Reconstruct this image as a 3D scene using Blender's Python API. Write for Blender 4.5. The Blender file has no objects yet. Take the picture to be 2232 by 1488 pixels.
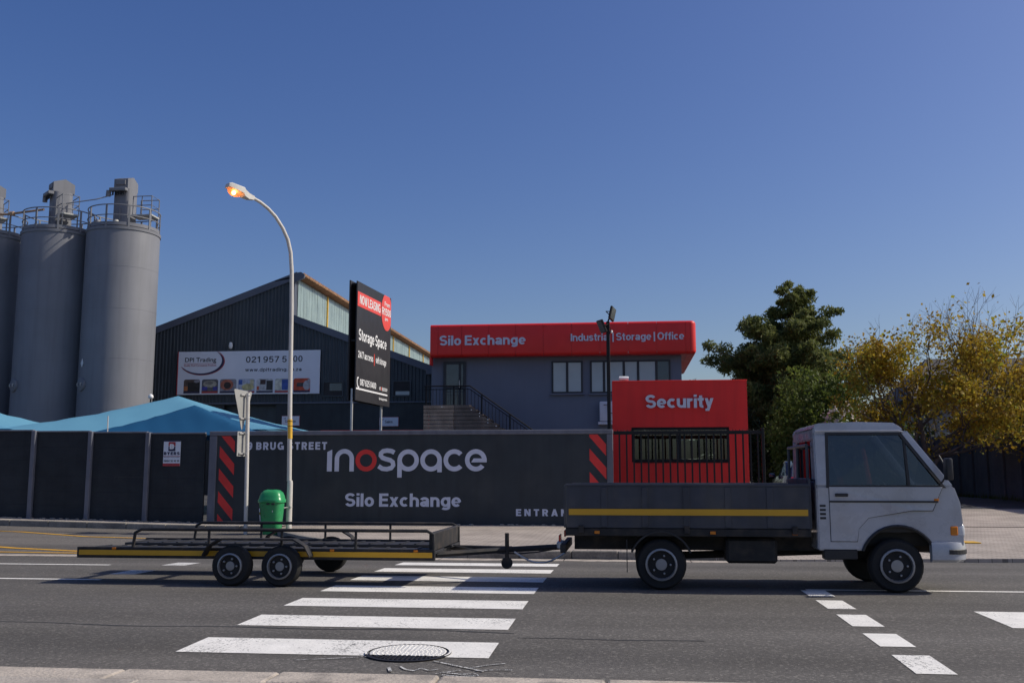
import bpy, bmesh, math, random
import numpy as np
from mathutils import Vector, Matrix
R = math.radians
SC = bpy.context.scene
COL = SC.collection
random.seed(7); RNG = np.random.default_rng(11)

# ------------------------------------------------------------------ camera
cam = bpy.data.cameras.new('camera'); co = bpy.data.objects.new('camera', cam); COL.objects.link(co)
cam.sensor_width = 36; cam.sensor_fit = 'HORIZONTAL'; cam.lens = 36*2155/2232
cam.clip_start = .1; cam.clip_end = 3000
co.location = (0, 0, 1.28); co.rotation_euler = (R(90+7.72), 0, R(6.53))
SC.camera = co
# ------------------------------------------------------------------ sky and sun
SUN_AZ, SUN_EL = 80, 42            # azimuth clockwise from +Y
w = bpy.data.worlds.new('World'); SC.world = w; w.use_nodes = True
nt = w.node_tree; nt.nodes.clear()
sky = nt.nodes.new('ShaderNodeTexSky'); sky.sky_type = 'NISHITA'; sky.sun_disc = False
sky.sun_elevation = R(SUN_EL); sky.sun_rotation = R(SUN_AZ)
sky.altitude = 0; sky.air_density = 1.0; sky.dust_density = 2.0; sky.ozone_density = 3.0
hsv = nt.nodes.new('ShaderNodeHueSaturation'); hsv.inputs['Saturation'].default_value = 1.27; hsv.inputs['Hue'].default_value = .517   # the photograph's blue rendition
bg = nt.nodes.new('ShaderNodeBackground'); bg.inputs[1].default_value = .103
out = nt.nodes.new('ShaderNodeOutputWorld')
nt.links.new(sky.outputs[0], hsv.inputs['Color']); nt.links.new(hsv.outputs[0], bg.inputs[0]); nt.links.new(bg.outputs[0], out.inputs[0])
sd = Vector((math.sin(R(SUN_AZ))*math.cos(R(SUN_EL)), math.cos(R(SUN_AZ))*math.cos(R(SUN_EL)), math.sin(R(SUN_EL))))
sl = bpy.data.lights.new('sun', 'SUN'); sl.energy = 3.6; sl.angle = R(.53); sl.color = (1, .925, .80)
so = bpy.data.objects.new('sun', sl); COL.objects.link(so); so.rotation_euler = (-sd).to_track_quat('-Z', 'Y').to_euler()
so.location = (30, 10, 40)
vs = SC.view_settings; vs.view_transform = 'Standard'; vs.look = 'None'; vs.gamma = 1; vs.exposure = 0; vs.use_curve_mapping = False

# ------------------------------------------------------------------ materials
def mat(name, col, rough=.6, metal=0., var=.12, vscale=3., fine=0., fscale=80., bump=0., bscale=60., streak=0., spec=.5, coat=0., emit=None, estr=0., dirt=None, dirt_amt=0., dscale=.7):
    m = bpy.data.materials.new(name); m.use_nodes = True; t = m.node_tree; N, L = t.nodes, t.links
    b = N['Principled BSDF']; b.inputs['Roughness'].default_value = rough; b.inputs['Metallic'].default_value = metal
    b.inputs['Specular IOR Level'].default_value = spec; b.inputs['Coat Weight'].default_value = coat
    geo = N.new('ShaderNodeNewGeometry'); pos = geo.outputs['Position']
    def noise(sc, det=4, vec=None):
        n = N.new('ShaderNodeTexNoise'); n.inputs['Scale'].default_value = sc; n.inputs['Detail'].default_value = det
        L.new(vec or pos, n.inputs['Vector']); return n.outputs['Fac']
    def ramp(f, lo, hi, a, c):
        r = N.new('ShaderNodeMapRange'); r.inputs[1].default_value = lo; r.inputs[2].default_value = hi
        r.inputs[3].default_value = a; r.inputs[4].default_value = c; L.new(f, r.inputs[0]); return r.outputs[0]
    def mul(c, f):
        x = N.new('ShaderNodeMix'); x.data_type = 'RGBA'; x.blend_type = 'MULTIPLY'; x.inputs[0].default_value = 1
        L.new(c, x.inputs[6]); L.new(f, x.inputs[7]); return x.outputs[2]
    rgb = N.new('ShaderNodeRGB'); rgb.outputs[0].default_value = (*col, 1); c = rgb.outputs[0]
    if var: c = mul(c, ramp(noise(vscale, 5), .3, .7, 1-var, 1+var))
    if fine: c = mul(c, ramp(noise(fscale, 3), .3, .7, 1-fine, 1+fine))
    if streak:
        vm = N.new('ShaderNodeVectorMath'); vm.operation = 'MULTIPLY'; vm.inputs[1].default_value = (3.5, 3.5, .25); L.new(pos, vm.inputs[0])
        c = mul(c, ramp(noise(1.6, 5, vm.outputs[0]), .45, .75, 1+streak*.3, 1-streak))
    if dirt:
        x = N.new('ShaderNodeMix'); x.data_type = 'RGBA'; x.inputs[7].default_value = (*dirt, 1)
        L.new(c, x.inputs[6]); L.new(ramp(noise(dscale, 7), .48, .72, 0, dirt_amt), x.inputs[0]); c = x.outputs[2]
    L.new(c, b.inputs['Base Color'])
    L.new(ramp(noise(vscale*2.3, 4), .3, .7, max(0, rough-.08), min(1, rough+.08)), b.inputs['Roughness'])
    if bump:
        bn = N.new('ShaderNodeBump'); bn.inputs['Strength'].default_value = bump; bn.inputs['Distance'].default_value = .01
        L.new(noise(bscale, 5), bn.inputs['Height']); L.new(bn.outputs[0], b.inputs['Normal'])
    if emit: b.inputs['Emission Color'].default_value = (*emit, 1); b.inputs['Emission Strength'].default_value = estr
    return m

def glass_mat(name, tint=(.8, .85, .85), fac=.12, rough=.0):
    m = bpy.data.materials.new(name); m.use_nodes = True; t = m.node_tree; N, L = t.nodes, t.links; N.clear()
    o = N.new('ShaderNodeOutputMaterial'); tr = N.new('ShaderNodeBsdfTransparent'); tr.inputs[0].default_value = (*tint, 1)
    g = N.new('ShaderNodeBsdfGlossy'); g.inputs['Roughness'].default_value = rough
    fr = N.new('ShaderNodeFresnel'); fr.inputs[0].default_value = 1.5
    ad = N.new('ShaderNodeMath'); ad.operation = 'ADD'; ad.use_clamp = True; ad.inputs[1].default_value = fac
    mx = N.new('ShaderNodeMixShader'); L.new(fr.outputs[0], ad.inputs[0]); L.new(ad.outputs[0], mx.inputs[0])
    L.new(tr.outputs[0], mx.inputs[1]); L.new(g.outputs[0], mx.inputs[2]); L.new(mx.outputs[0], o.inputs[0]); return m

def leaf_mat(name, cols, transl=.35, rough=.6):
    m = bpy.data.materials.new(name); m.use_nodes = True; t = m.node_tree; N, L = t.nodes, t.links
    b = N['Principled BSDF']; b.inputs['Roughness'].default_value = rough; b.inputs['Specular IOR Level'].default_value = .3
    geo = N.new('ShaderNodeNewGeometry'); cr = N.new('ShaderNodeValToRGB'); e = cr.color_ramp.elements
    for i, c in enumerate(cols):
        p = i/(len(cols)-1)
        el = e[i] if i < 2 else e.new(p)
        el.position = p; el.color = (*c, 1)
    nz = N.new('ShaderNodeTexNoise'); nz.inputs['Scale'].default_value = .8; L.new(geo.outputs['Position'], nz.inputs['Vector'])
    mm = N.new('ShaderNodeMath'); mm.operation = 'MULTIPLY_ADD'; mm.inputs[1].default_value = .5
    md = N.new('ShaderNodeMath'); md.operation = 'MULTIPLY_ADD'; md.inputs[1].default_value = 1.1; md.inputs[2].default_value = -.3
    L.new(geo.outputs['Random Per Island'], mm.inputs[0]); L.new(nz.outputs['Fac'], md.inputs[0]); L.new(md.outputs[0], mm.inputs[2])
    L.new(mm.outputs[0], cr.inputs[0]); L.new(cr.outputs[0], b.inputs['Base Color'])
    tl = N.new('ShaderNodeBsdfTranslucent'); L.new(cr.outputs[0], tl.inputs[0])
    mx = N.new('ShaderNodeMixShader'); mx.inputs[0].default_value = transl
    L.new(b.outputs[0], mx.inputs[1]); L.new(tl.outputs[0], mx.inputs[2]); L.new(mx.outputs[0], N['Material Output'].inputs[0]); return m

def asphalt_mat(name, base, speck=.5, cracks=True):
    m = mat(name, base, .92, var=.10, vscale=.5, fine=.22, fscale=45, bump=.55, bscale=110, spec=.25)
    t = m.node_tree; N, L = t.nodes, t.links; b = N['Principled BSDF']; c = b.inputs['Base Color'].links[0].from_socket
    geo = N.new('ShaderNodeNewGeometry')
    vo = N.new('ShaderNodeTexVoronoi'); vo.inputs['Scale'].default_value = 55; L.new(geo.outputs['Position'], vo.inputs['Vector'])
    sep = N.new('ShaderNodeSeparateColor'); L.new(vo.outputs['Color'], sep.inputs[0])
    r = N.new('ShaderNodeMapRange'); r.inputs[1].default_value = .8; r.inputs[2].default_value = 1; r.inputs[3].default_value = 0; r.inputs[4].default_value = speck
    L.new(sep.outputs[0], r.inputs[0])
    x = N.new('ShaderNodeMix'); x.data_type = 'RGBA'; x.inputs[7].default_value = (.30, .28, .25, 1)
    L.new(r.outputs[0], x.inputs[0]); L.new(c, x.inputs[6]); c = x.outputs[2]
    # wheel-track polish: long streaks along the road
    vm = N.new('ShaderNodeVectorMath'); vm.operation = 'MULTIPLY'; vm.inputs[1].default_value = (.06, 1.1, 1); L.new(geo.outputs['Position'], vm.inputs[0])
    nz = N.new('ShaderNodeTexNoise'); nz.inputs['Scale'].default_value = 1.0; nz.inputs['Detail'].default_value = 5; L.new(vm.outputs[0], nz.inputs['Vector'])
    r2 = N.new('ShaderNodeMapRange'); r2.inputs[1].default_value = .3; r2.inputs[2].default_value = .7; r2.inputs[3].default_value = .76; r2.inputs[4].default_value = 1.18; L.new(nz.outputs['Fac'], r2.inputs[0])
    y = N.new('ShaderNodeMix'); y.data_type = 'RGBA'; y.blend_type = 'MULTIPLY'; y.inputs[0].default_value = 1; L.new(c, y.inputs[6]); L.new(r2.outputs[0], y.inputs[7]); c = y.outputs[2]
    L.new(c, b.inputs['Base Color']); return m

def paint_mat(name, col, under=(.075, .074, .073), thr=.6):
    m = mat(name, col, .75, var=.07, vscale=4, fine=.08, fscale=50, bump=.3, bscale=100, spec=.3)
    t = m.node_tree; N, L = t.nodes, t.links; b = N['Principled BSDF']; c = b.inputs['Base Color'].links[0].from_socket
    geo = N.new('ShaderNodeNewGeometry')
    n1 = N.new('ShaderNodeTexNoise'); n1.inputs['Scale'].default_value = 42; n1.inputs['Detail'].default_value = 6; n1.inputs['Roughness'].default_value = .75
    n2 = N.new('ShaderNodeTexNoise'); n2.inputs['Scale'].default_value = 1.7; n2.inputs['Detail'].default_value = 4
    for n in (n1, n2): L.new(geo.outputs['Position'], n.inputs['Vector'])
    a = N.new('ShaderNodeMath'); a.operation = 'MULTIPLY_ADD'; a.inputs[1].default_value = .35; L.new(n2.outputs['Fac'], a.inputs[0]); L.new(n1.outputs['Fac'], a.inputs[2])
    r = N.new('ShaderNodeMapRange'); r.inputs[1].default_value = thr+.19; r.inputs[2].default_value = thr+.25; L.new(a.outputs[0], r.inputs[0])
    x = N.new('ShaderNodeMix'); x.data_type = 'RGBA'; x.inputs[7].default_value = (*under, 1); L.new(r.outputs[0], x.inputs[0]); L.new(c, x.inputs[6]); L.new(x.outputs[2], b.inputs['Base Color'])
    return m

def brick_mat(name, c1, c2, mortar, bw, bh, rot=0, size=.008):
    m = mat(name, c1, .9, var=.1, vscale=1.2, bump=0)
    t = m.node_tree; N, L = t.nodes, t.links; b = N['Principled BSDF']
    geo = N.new('ShaderNodeNewGeometry'); mp = N.new('ShaderNodeMapping'); mp.inputs['Rotation'].default_value = (0, 0, rot)
    L.new(geo.outputs['Position'], mp.inputs['Vector'])
    br = N.new('ShaderNodeTexBrick'); br.inputs['Scale'].default_value = 1; br.inputs['Brick Width'].default_value = bw; br.inputs['Row Height'].default_value = bh
    br.inputs['Mortar Size'].default_value = size; br.inputs['Mortar Smooth'].default_value = .3; br.inputs['Bias'].default_value = -.1
    br.inputs['Color1'].default_value = (*c1, 1); br.inputs['Color2'].default_value = (*c2, 1); br.inputs['Mortar'].default_value = (*mortar, 1)
    L.new(mp.outputs[0], br.inputs['Vector'])
    nz = N.new('ShaderNodeTexNoise'); nz.inputs['Scale'].default_value = .9; nz.inputs['Detail'].default_value = 8; nz.inputs['Roughness'].default_value = .65; L.new(geo.outputs['Position'], nz.inputs['Vector'])
    r = N.new('ShaderNodeMapRange'); r.inputs[1].default_value = .3; r.inputs[2].default_value = .7; r.inputs[3].default_value = .72; r.inputs[4].default_value = 1.22; L.new(nz.outputs['Fac'], r.inputs[0])
    y = N.new('ShaderNodeMix'); y.data_type = 'RGBA'; y.blend_type = 'MULTIPLY'; y.inputs[0].default_value = 1; L.new(br.outputs['Color'], y.inputs[6]); L.new(r.outputs[0], y.inputs[7])
    L.new(y.outputs[2], b.inputs['Base Color'])
    bn = N.new('ShaderNodeBump'); bn.invert = True; bn.inputs['Strength'].default_value = .8; bn.inputs['Distance'].default_value = .008; L.new(br.outputs['Fac'], bn.inputs['Height']); L.new(bn.outputs[0], b.inputs['Normal'])
    return m

M = {}
M['asphalt'] = asphalt_mat('asphalt', (.112, .105, .097))
M['asphalt_old'] = asphalt_mat('asphalt_old', (.13, .12, .11), .6)
M['tar'] = asphalt_mat('tar', (.07, .07, .075), .3)
M['patch'] = mat('sealed_crack', (.03, .03, .032), .8)
M['paint'] = paint_mat('road_paint', (.80, .78, .73), thr=.57)
M['paint_worn'] = paint_mat('road_paint_worn', (.62, .61, .58), thr=.52)
M['paint_yellow'] = paint_mat('road_paint_yellow', (.62, .33, .03), thr=.55)
M['chalk'] = paint_mat('chalk', (.6, .6, .58), thr=.47)
M['kerb'] = mat('kerb_concrete', (.45, .395, .335), .95, var=.15, vscale=2, fine=.15, fscale=40, bump=.9, bscale=45, dirt=(.12, .11, .1), dirt_amt=.7, dscale=5)
M['kerb_old'] = mat('kerb_concrete_old', (.24, .22, .19), .95, var=.2, vscale=1.5, fine=.2, fscale=25, bump=.6, bscale=30, dirt=(.07, .065, .06), dirt_amt=.7, dscale=2)
M['slab'] = mat('pavement_concrete', (.43, .385, .335), .95, var=.14, vscale=2, fine=.14, fscale=60, bump=.8, bscale=60, dirt=(.15, .14, .13), dirt_amt=.6, dscale=4)
M['pavers'] = brick_mat('brick_pavers', (.37, .32, .275), (.44, .38, .325), (.17, .15, .13), .22, .11, 0)
M['pavers_dark'] = brick_mat('brick_pavers_grey', (.25, .235, .215), (.30, .28, .255), (.12, .11, .1), .22, .11, R(90))
M['earth'] = mat('earth', (.16, .13, .10), 1, var=.25, vscale=.6, fine=.2, fscale=9)
M['wall_dark'] = mat('charcoal_wall_paint', (.020, .026, .032), .55, var=.15, vscale=.9, streak=.25, bump=.12, bscale=30, dirt=(.045, .048, .05), dirt_amt=.45, dscale=1.3)
M['slab_dark'] = mat('charcoal_precast', (.017, .021, .026), .75, var=.2, vscale=1.3, fine=.1, fscale=20, bump=.2, bscale=25, streak=.2)
M['fence_blue'] = mat('slate_precast', (.055, .062, .085), .75, var=.2, vscale=1.3, fine=.1, fscale=20, bump=.2, bscale=25, streak=.25)
M['trim'] = mat('slate_trim_paint', (.135, .14, .17), .6, var=.12, vscale=2, bump=.1, bscale=30, streak=.2)
M['wall_blue'] = mat('slate_blue_wall', (.15, .17, .215), .8, var=.06, vscale=.5, bump=.15, bscale=35, streak=.03)
M['clad'] = mat('charcoal_cladding', (.040, .053, .064), .5, var=.12, vscale=.8, streak=.25)
M['clad_trim'] = mat('slate_flashing', (.10, .115, .15), .5, var=.12, vscale=1)
M['red'] = mat('red_panel', (.76, .020, .016), .38, var=.06, vscale=1.2)
M['red_plaster'] = mat('red_plaster', (.76, .020, .016), .55, var=.08, vscale=.7, bump=.12, bscale=40, streak=.1)
M['red_paint'] = mat('red_paint', (.70, .035, .03), .55, var=.1, vscale=2)
M['sign_red'] = mat('sign_red', (.78, .075, .05), .4, var=.03)
M['letter'] = mat('letter_white', (.62, .64, .74), .5, var=.04)
M['letter_painted'] = mat('painted_lettering', (.62, .64, .74), .6, var=.07, vscale=6)
M['white'] = mat('white_print', (.8, .8, .8), .5, var=.03)
M['board_white'] = mat('sign_white', (.74, .77, .84), .45, var=.05, vscale=1)
M['navy'] = mat('navy_print', (.02, .02, .07), .5, var=.05)
M['ink'] = mat('black_print', (.02, .022, .03), .5, var=.05)
M['crimson'] = mat('crimson_print', (.4, .04, .05), .5, var=.05)
M['board_black'] = mat('sign_black', (.030, .029, .031), .5, var=.1, vscale=1.5, spec=.35)
M['black_metal'] = mat('black_metal', (.009, .009, .011), .55, var=.1, spec=.3)
M['dark_frame'] = mat('dark_window_frame', (.022, .025, .032), .4, var=.1)
M['film'] = mat('frosted_pane', (.42, .48, .49), .18, var=.06, vscale=1.5, spec=.6)
M['film_dark'] = mat('dark_pane', (.06, .075, .09), .08, var=.1, spec=.8)
M['door_pane'] = mat('door_pane', (.07, .085, .09), .08, var=.1, spec=.8)
M['clere'] = mat('clerestory_glass', (.27, .34, .31), .22, var=.18, vscale=1.1, streak=.25, spec=.6)
M['yellow'] = mat('yellow_paint', (.72, .42, .04), .5, var=.08)
M['rust_roof'] = mat('rusty_sheet', (.25, .13, .065), .8, var=.3, vscale=3, streak=.3)
M['roof_grey'] = mat('grey_sheet', (.2, .2, .21), .6, var=.2)
M['silo'] = mat('silo_grey_paint', (.185, .19, .21), .6, var=.08, vscale=.6, streak=.10, bump=.04, bscale=15)
M['silo_dark'] = mat('silo_rail_paint', (.19, .195, .21), .55, var=.1)
M['grating'] = mat('platform_plate', (.45, .45, .42), .6, var=.1)
M['pipe_tan'] = mat('tan_pipe', (.36, .24, .15), .7, var=.15)
M['galv'] = mat('galvanised_steel', (.52, .51, .49), .42, metal=.35, var=.12, vscale=6, streak=.15)
M['galv_paint'] = mat('grey_post_paint', (.58, .56, .52), .5, var=.06, vscale=2, streak=.12, dirt=(.45, .41, .36), dirt_amt=.5, dscale=2)
M['sign_back'] = mat('sign_back_aluminium', (.42, .42, .40), .45, metal=.3, var=.1)
M['bin'] = mat('green_plastic', (.028, .30, .105), .33, var=.1, vscale=4, dirt=(.05, .14, .07), dirt_amt=.4, dscale=5)
M['bin_hole'] = mat('bin_opening', (.01, .02, .012), .9)
M['sticker_olive'] = mat('sticker_olive', (.32, .27, .02), .6)
M['net_light'] = leaf_mat('shade_net_light', [(.16, .42, .60), (.18, .46, .64)], .3, .8)
M['net_dark'] = leaf_mat('shade_net_dark', [(.008, .085, .20), (.010, .10, .23)], .2, .8)
M['orange'] = mat('orange_plastic', (.72, .12, .035), .5, var=.08)
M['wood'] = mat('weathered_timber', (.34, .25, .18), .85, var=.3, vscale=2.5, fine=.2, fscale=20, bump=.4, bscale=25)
M['wood_shaded'] = mat('shaded_timber', (.16, .125, .10), .85, var=.3, vscale=2.5, fine=.2, fscale=20, bump=.4, bscale=25)  # same timber as above, with shade put into its base colour
M['ac_white'] = mat('aircon_white', (.66, .64, .68), .5, var=.05)
M['lamp_house'] = mat('lamp_housing', (.62, .60, .55), .5, var=.08)
M['bulb'] = mat('lit_bulb', (1, .8, .5), .4, var=0, emit=(1, .66, .30), estr=25)
def bowl_mat():
    m = mat('lamp_bowl', (.8, .40, .20), .2, var=.05, emit=(1, .40, .12), estr=.30); t = m.node_tree; N, L = t.nodes, t.links
    tr = N.new('ShaderNodeBsdfTransparent'); tr.inputs[0].default_value = (1, .72, .5, 1); mx = N.new('ShaderNodeMixShader'); mx.inputs[0].default_value = .5
    L.new(N['Principled BSDF'].outputs[0], mx.inputs[1]); L.new(tr.outputs[0], mx.inputs[2]); L.new(mx.outputs[0], N['Material Output'].inputs[0]); return m
M['bowl'] = bowl_mat()
M['cab'] = mat('silver_cab_paint', (.40, .415, .45), .28, var=.03, vscale=3, coat=.6, dirt=(.27, .255, .235), dirt_amt=.4, dscale=2.2)
M['bed'] = mat('charcoal_dropside', (.030, .036, .054), .4, var=.15, vscale=3, streak=.3, dirt=(.085, .078, .07), dirt_amt=.5, dscale=3)
M['chassis'] = mat('black_chassis', (.014, .014, .015), .7, var=.2, dirt=(.075, .055, .04), dirt_amt=.6, dscale=6)
M['tyre'] = mat('tyre_rubber', (.018, .018, .018), .85, var=.15, bump=.3)
M['rim'] = mat('steel_rim', (.30, .30, .31), .45, metal=.6, var=.12)
M['tape'] = mat('yellow_reflective_tape', (.62, .33, .015), .4, var=.06)
M['plastic'] = mat('black_plastic', (.02, .02, .022), .55, var=.1)
M['seat'] = mat('seat_fabric', (.05, .05, .055), .9, var=.1)
M['deck'] = mat('trailer_deck_plate', (.035, .035, .038), .6, metal=.2, var=.25, vscale=5, bump=.3, bscale=60)
M['headlamp'] = mat('headlamp_lens', (.6, .62, .65), .08, var=.05, spec=.8)
M['tail'] = mat('tail_lamp', (.35, .01, .01), .15, var=.05, spec=.8)
M['amber'] = mat('amber_lamp', (.6, .18, .01), .15, var=.05)
M['car_blue'] = mat('dark_blue_car_paint', (.016, .022, .05), .2, var=.04, coat=.8)
M['glass'] = glass_mat('window_glass', (.62, .68, .68), .06)
M['glass_dark'] = glass_mat('tinted_glass', (.45, .48, .49), .05)
M['blinds'] = mat('pale_blinds', (.6, .57, .5), .8, var=.08)
M['interior'] = mat('booth_interior', (.16, .15, .15), .9)
M['brown'] = mat('brown_door', (.13, .06, .025), .6)
M['iron'] = mat('cast_iron', (.022, .021, .024), .6, metal=.4, var=.2, vscale=12, bump=.3)
M['bark'] = mat('bark', (.085, .068, .055), .95, var=.3, vscale=6, bump=.6, bscale=25)
M['bark_grey'] = mat('grey_bark', (.12, .10, .085), .95, var=.3, vscale=5, bump=.6, bscale=25)
M['leaf_autumn'] = leaf_mat('autumn_leaves', [(.13, .07, .014), (.24, .14, .018), (.40, .27, .03), (.50, .37, .04), (.32, .34, .045), (.17, .21, .035)], .45)
M['leaf_pine'] = leaf_mat('pine_needles', [(.06, .08, .024), (.16, .185, .055), (.29, .30, .10)], .4)
M['leaf_green'] = leaf_mat('green_leaves', [(.05, .075, .016), (.11, .15, .03), (.20, .24, .05)], .4)
M['leaf_bright'] = leaf_mat('bright_green_leaves', [(.05, .09, .012), (.10, .17, .02), (.18, .25, .03)], .35)
M['leaf_dark'] = leaf_mat('dark_leaves', [(.012, .020, .008), (.024, .036, .012), (.045, .06, .02)], .2)  # darker green foliage for the hedge and the tree beyond the fence
M['flower'] = leaf_mat('oleander_flowers', [(.55, .45, .45), (.65, .6, .55), (.5, .08, .2)], .3)
M['grass'] = leaf_mat('grass_blades', [(.05, .07, .015), (.09, .11, .02)], .3)
M['house_wall'] = mat('house_wall', (.32, .29, .26), .9, var=.12)
M['house_tile'] = mat('roof_tile', (.085, .080, .078), .85, var=.3, vscale=2)

# ------------------------------------------------------------------ geometry helpers
class B:
    def __init__(s): s.bm = bmesh.new()
    def box(s, x0, x1, y0, y1, z0, z1, bev=0, seg=1, rot=None):
        m = Matrix.Translation(((x0+x1)/2, (y0+y1)/2, (z0+z1)/2))
        if rot: m = m @ rot
        m = m @ Matrix.Diagonal((abs(x1-x0), abs(y1-y0), abs(z1-z0), 1))
        r = bmesh.ops.create_cube(s.bm, size=1, matrix=m)
        if bev:
            ed = list({e for v in r['verts'] for e in v.link_edges})
            bmesh.ops.bevel(s.bm, geom=ed, offset=bev, segments=seg, affect='EDGES', profile=.5)
        return s
    def poly(s, pts):
        s.bm.faces.new([s.bm.verts.new(p) for p in pts]); return s
    def prism(s, pts, plane, a, b):
        def P(u, v, t): return {'xz': (u, t, v), 'yz': (t, u, v), 'xy': (u, v, t)}[plane]
        A = [s.bm.verts.new(P(u, v, a)) for u, v in pts]; C = [s.bm.verts.new(P(u, v, b)) for u, v in pts]
        n = len(pts); s.bm.faces.new(A); s.bm.faces.new(C[::-1])
        for i in range(n): s.bm.faces.new((A[i], C[i], C[(i+1) % n], A[(i+1) % n]))
        return s
    def loft(s, rings, cap=True, closed=True):
        V = [[s.bm.verts.new(p) for p in r] for r in rings]; n = len(V[0])
        for a, b in zip(V, V[1:]):
            for i in range(n if closed else n-1):
                j = (i+1) % n; s.bm.faces.new((a[i], a[j], b[j], b[i]))
        if cap and closed: s.bm.faces.new(V[0][::-1]); s.bm.faces.new(V[-1])
        return s
    def tube(s, pts, r, seg=8, cap=True, closed=False):
        pts = [Vector(p) for p in pts]; n = len(pts); rr = r if isinstance(r, (list, tuple)) else [r]*n
        rings = []; u = None
        for i, p in enumerate(pts):
            if closed: t = (pts[(i+1) % n]-pts[i-1]).normalized()
            else: t = (pts[min(i+1, n-1)]-pts[max(i-1, 0)]).normalized()
            if u is None:
                a = Vector((0, 0, 1)) if abs(t.z) < .9 else Vector((1, 0, 0)); u = t.cross(a).normalized()
            else:
                u = (u-t*u.dot(t)); u = u.normalized() if u.length > 1e-6 else t.orthogonal().normalized()
            v = t.cross(u)
            rings.append([p+(u*math.cos(2*math.pi*k/seg)+v*math.sin(2*math.pi*k/seg))*rr[i] for k in range(seg)])
        if closed: rings.append(rings[0])
        return s.loft(rings, cap and not closed)
    def lathe(s, prof, c=(0, 0, 0), seg=32, axis='z'):
        rings = []
        for r, h in prof:
            ring = []
            for k in range(seg):
                a = 2*math.pi*k/seg; x, y = r*math.cos(a), r*math.sin(a)
                ring.append({'z': (c[0]+x, c[1]+y, c[2]+h), 'y': (c[0]+x, c[1]+h, c[2]+y), 'x': (c[0]+h, c[1]+x, c[2]+y)}[axis])
            rings.append(ring)
        return s.loft(rings)
    def xf(s, m): bmesh.ops.transform(s.bm, matrix=m, verts=s.bm.verts); return s
    def mesh(s, name='mesh'):
        bmesh.ops.recalc_face_normals(s.bm, faces=s.bm.faces)
        me = bpy.data.meshes.new(name); s.bm.to_mesh(me); s.bm.free(); return me

def link(name, me, m, parent=None, smooth=None, local=False):
    o = bpy.data.objects.new(name, me); COL.objects.link(o)
    if m and me and not me.materials: me.materials.append(M[m])
    if smooth is not None and not me.get('sm'):
        me.shade_smooth(); me.set_sharp_from_angle(angle=R(smooth)); me['sm'] = 1
    if parent:
        o.parent = parent
        if not local and parent.type == 'EMPTY' and parent.parent is None: o.location = -Vector(parent.location)
    return o
def obj(name, b, m, parent=None, smooth=None, local=False): return link(name, b.mesh(name), m, parent, smooth, local)
def tag(o, label, cat, group=None, kind=None):
    o['label'] = label
    if cat: o['category'] = cat
    if group: o['group'] = group
    if kind: o['kind'] = kind
    return o
def thing(name, label, cat, loc=(0, 0, 0), rotz=0, group=None):
    o = bpy.data.objects.new(name, None); COL.objects.link(o); o.location = loc; o.rotation_euler = (0, 0, rotz); o.empty_display_size = .2
    return tag(o, label, cat, group)
def struct(name, b, m, label=None, smooth=None, kind='structure'):
    o = obj(name, b, m, None, smooth); o['kind'] = kind; o['label'] = label or name.replace('_', ' '); return o
def copy_tree(o, parent=None):
    c = o.copy(); COL.objects.link(c); c.parent = parent
    for ch in list(o.children): copy_tree(ch, c)
    return c

# text: a flat (or raised) mesh in its own XY plane
def text_mesh(body, offset=.02, extrude=0., spacing=1.0):
    cu = bpy.data.curves.new('lettering', 'FONT'); cu.body = body; cu.size = 1; cu.offset = offset; cu.extrude = extrude
    cu.resolution_u = 4; cu.space_character = spacing
    o = bpy.data.objects.new('tmp', cu); COL.objects.link(o)
    bpy.context.view_layer.update()
    me = bpy.data.meshes.new_from_object(o.evaluated_get(bpy.context.evaluated_depsgraph_get()))
    bpy.data.objects.remove(o); bpy.data.curves.remove(cu); return me
_cap = None
def lettering(body, x0, x1, base, cap, place, m, parent, bold=.02, extrude=0., spacing=1.0, name='lettering', local=False):
    """words fitted between x0 and x1 with capitals of height cap; place(u, v, d) gives the 3-D point."""
    global _cap
    me = text_mesh(body, bold, 0, spacing)
    n = len(me.vertices); c = np.empty(n*3); me.vertices.foreach_get('co', c); c = c.reshape(-1, 3)
    if _cap is None:
        mh = text_mesh('H', 0); hc = np.empty(len(mh.vertices)*3); mh.vertices.foreach_get('co', hc); _cap = np.ptp(hc.reshape(-1, 3)[:, 1])
    mn, mx = c[:, 0].min(), c[:, 0].max()
    sx = (x1-x0)/(mx-mn); sz = cap/(_cap+2*bold)
    P = [place(x0+(p[0]-mn)*sx, base+(p[1]+bold)*sz, 0) for p in c]
    bm = bmesh.new(); bm.from_mesh(me); bm.verts.ensure_lookup_table()
    for v, p in zip(bm.verts, P): v.co = p
    bmesh.ops.remove_doubles(bm, verts=bm.verts, dist=1e-5)
    if extrude:
        d = Vector(place(0, 0, extrude))-Vector(place(0, 0, 0))
        r = bmesh.ops.extrude_face_region(bm, geom=list(bm.faces))
        bmesh.ops.translate(bm, vec=d, verts=[g for g in r['geom'] if isinstance(g, bmesh.types.BMVert)])
    bmesh.ops.recalc_face_normals(bm, faces=bm.faces)
    if not extrude:
        want = Vector(place(0, 0, 1))-Vector(place(0, 0, 0))
        fl = [f for f in bm.faces if f.normal.dot(want) < 0]
        if fl: bmesh.ops.reverse_faces(bm, faces=fl)
    me2 = bpy.data.meshes.new(name); bm.to_mesh(me2); bm.free(); bpy.data.meshes.remove(me)
    return link(name, me2, m, parent, local=local)
def on_y(Y): return lambda u, v, d: (u, Y-d, v)            # a wall that faces the road
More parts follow.
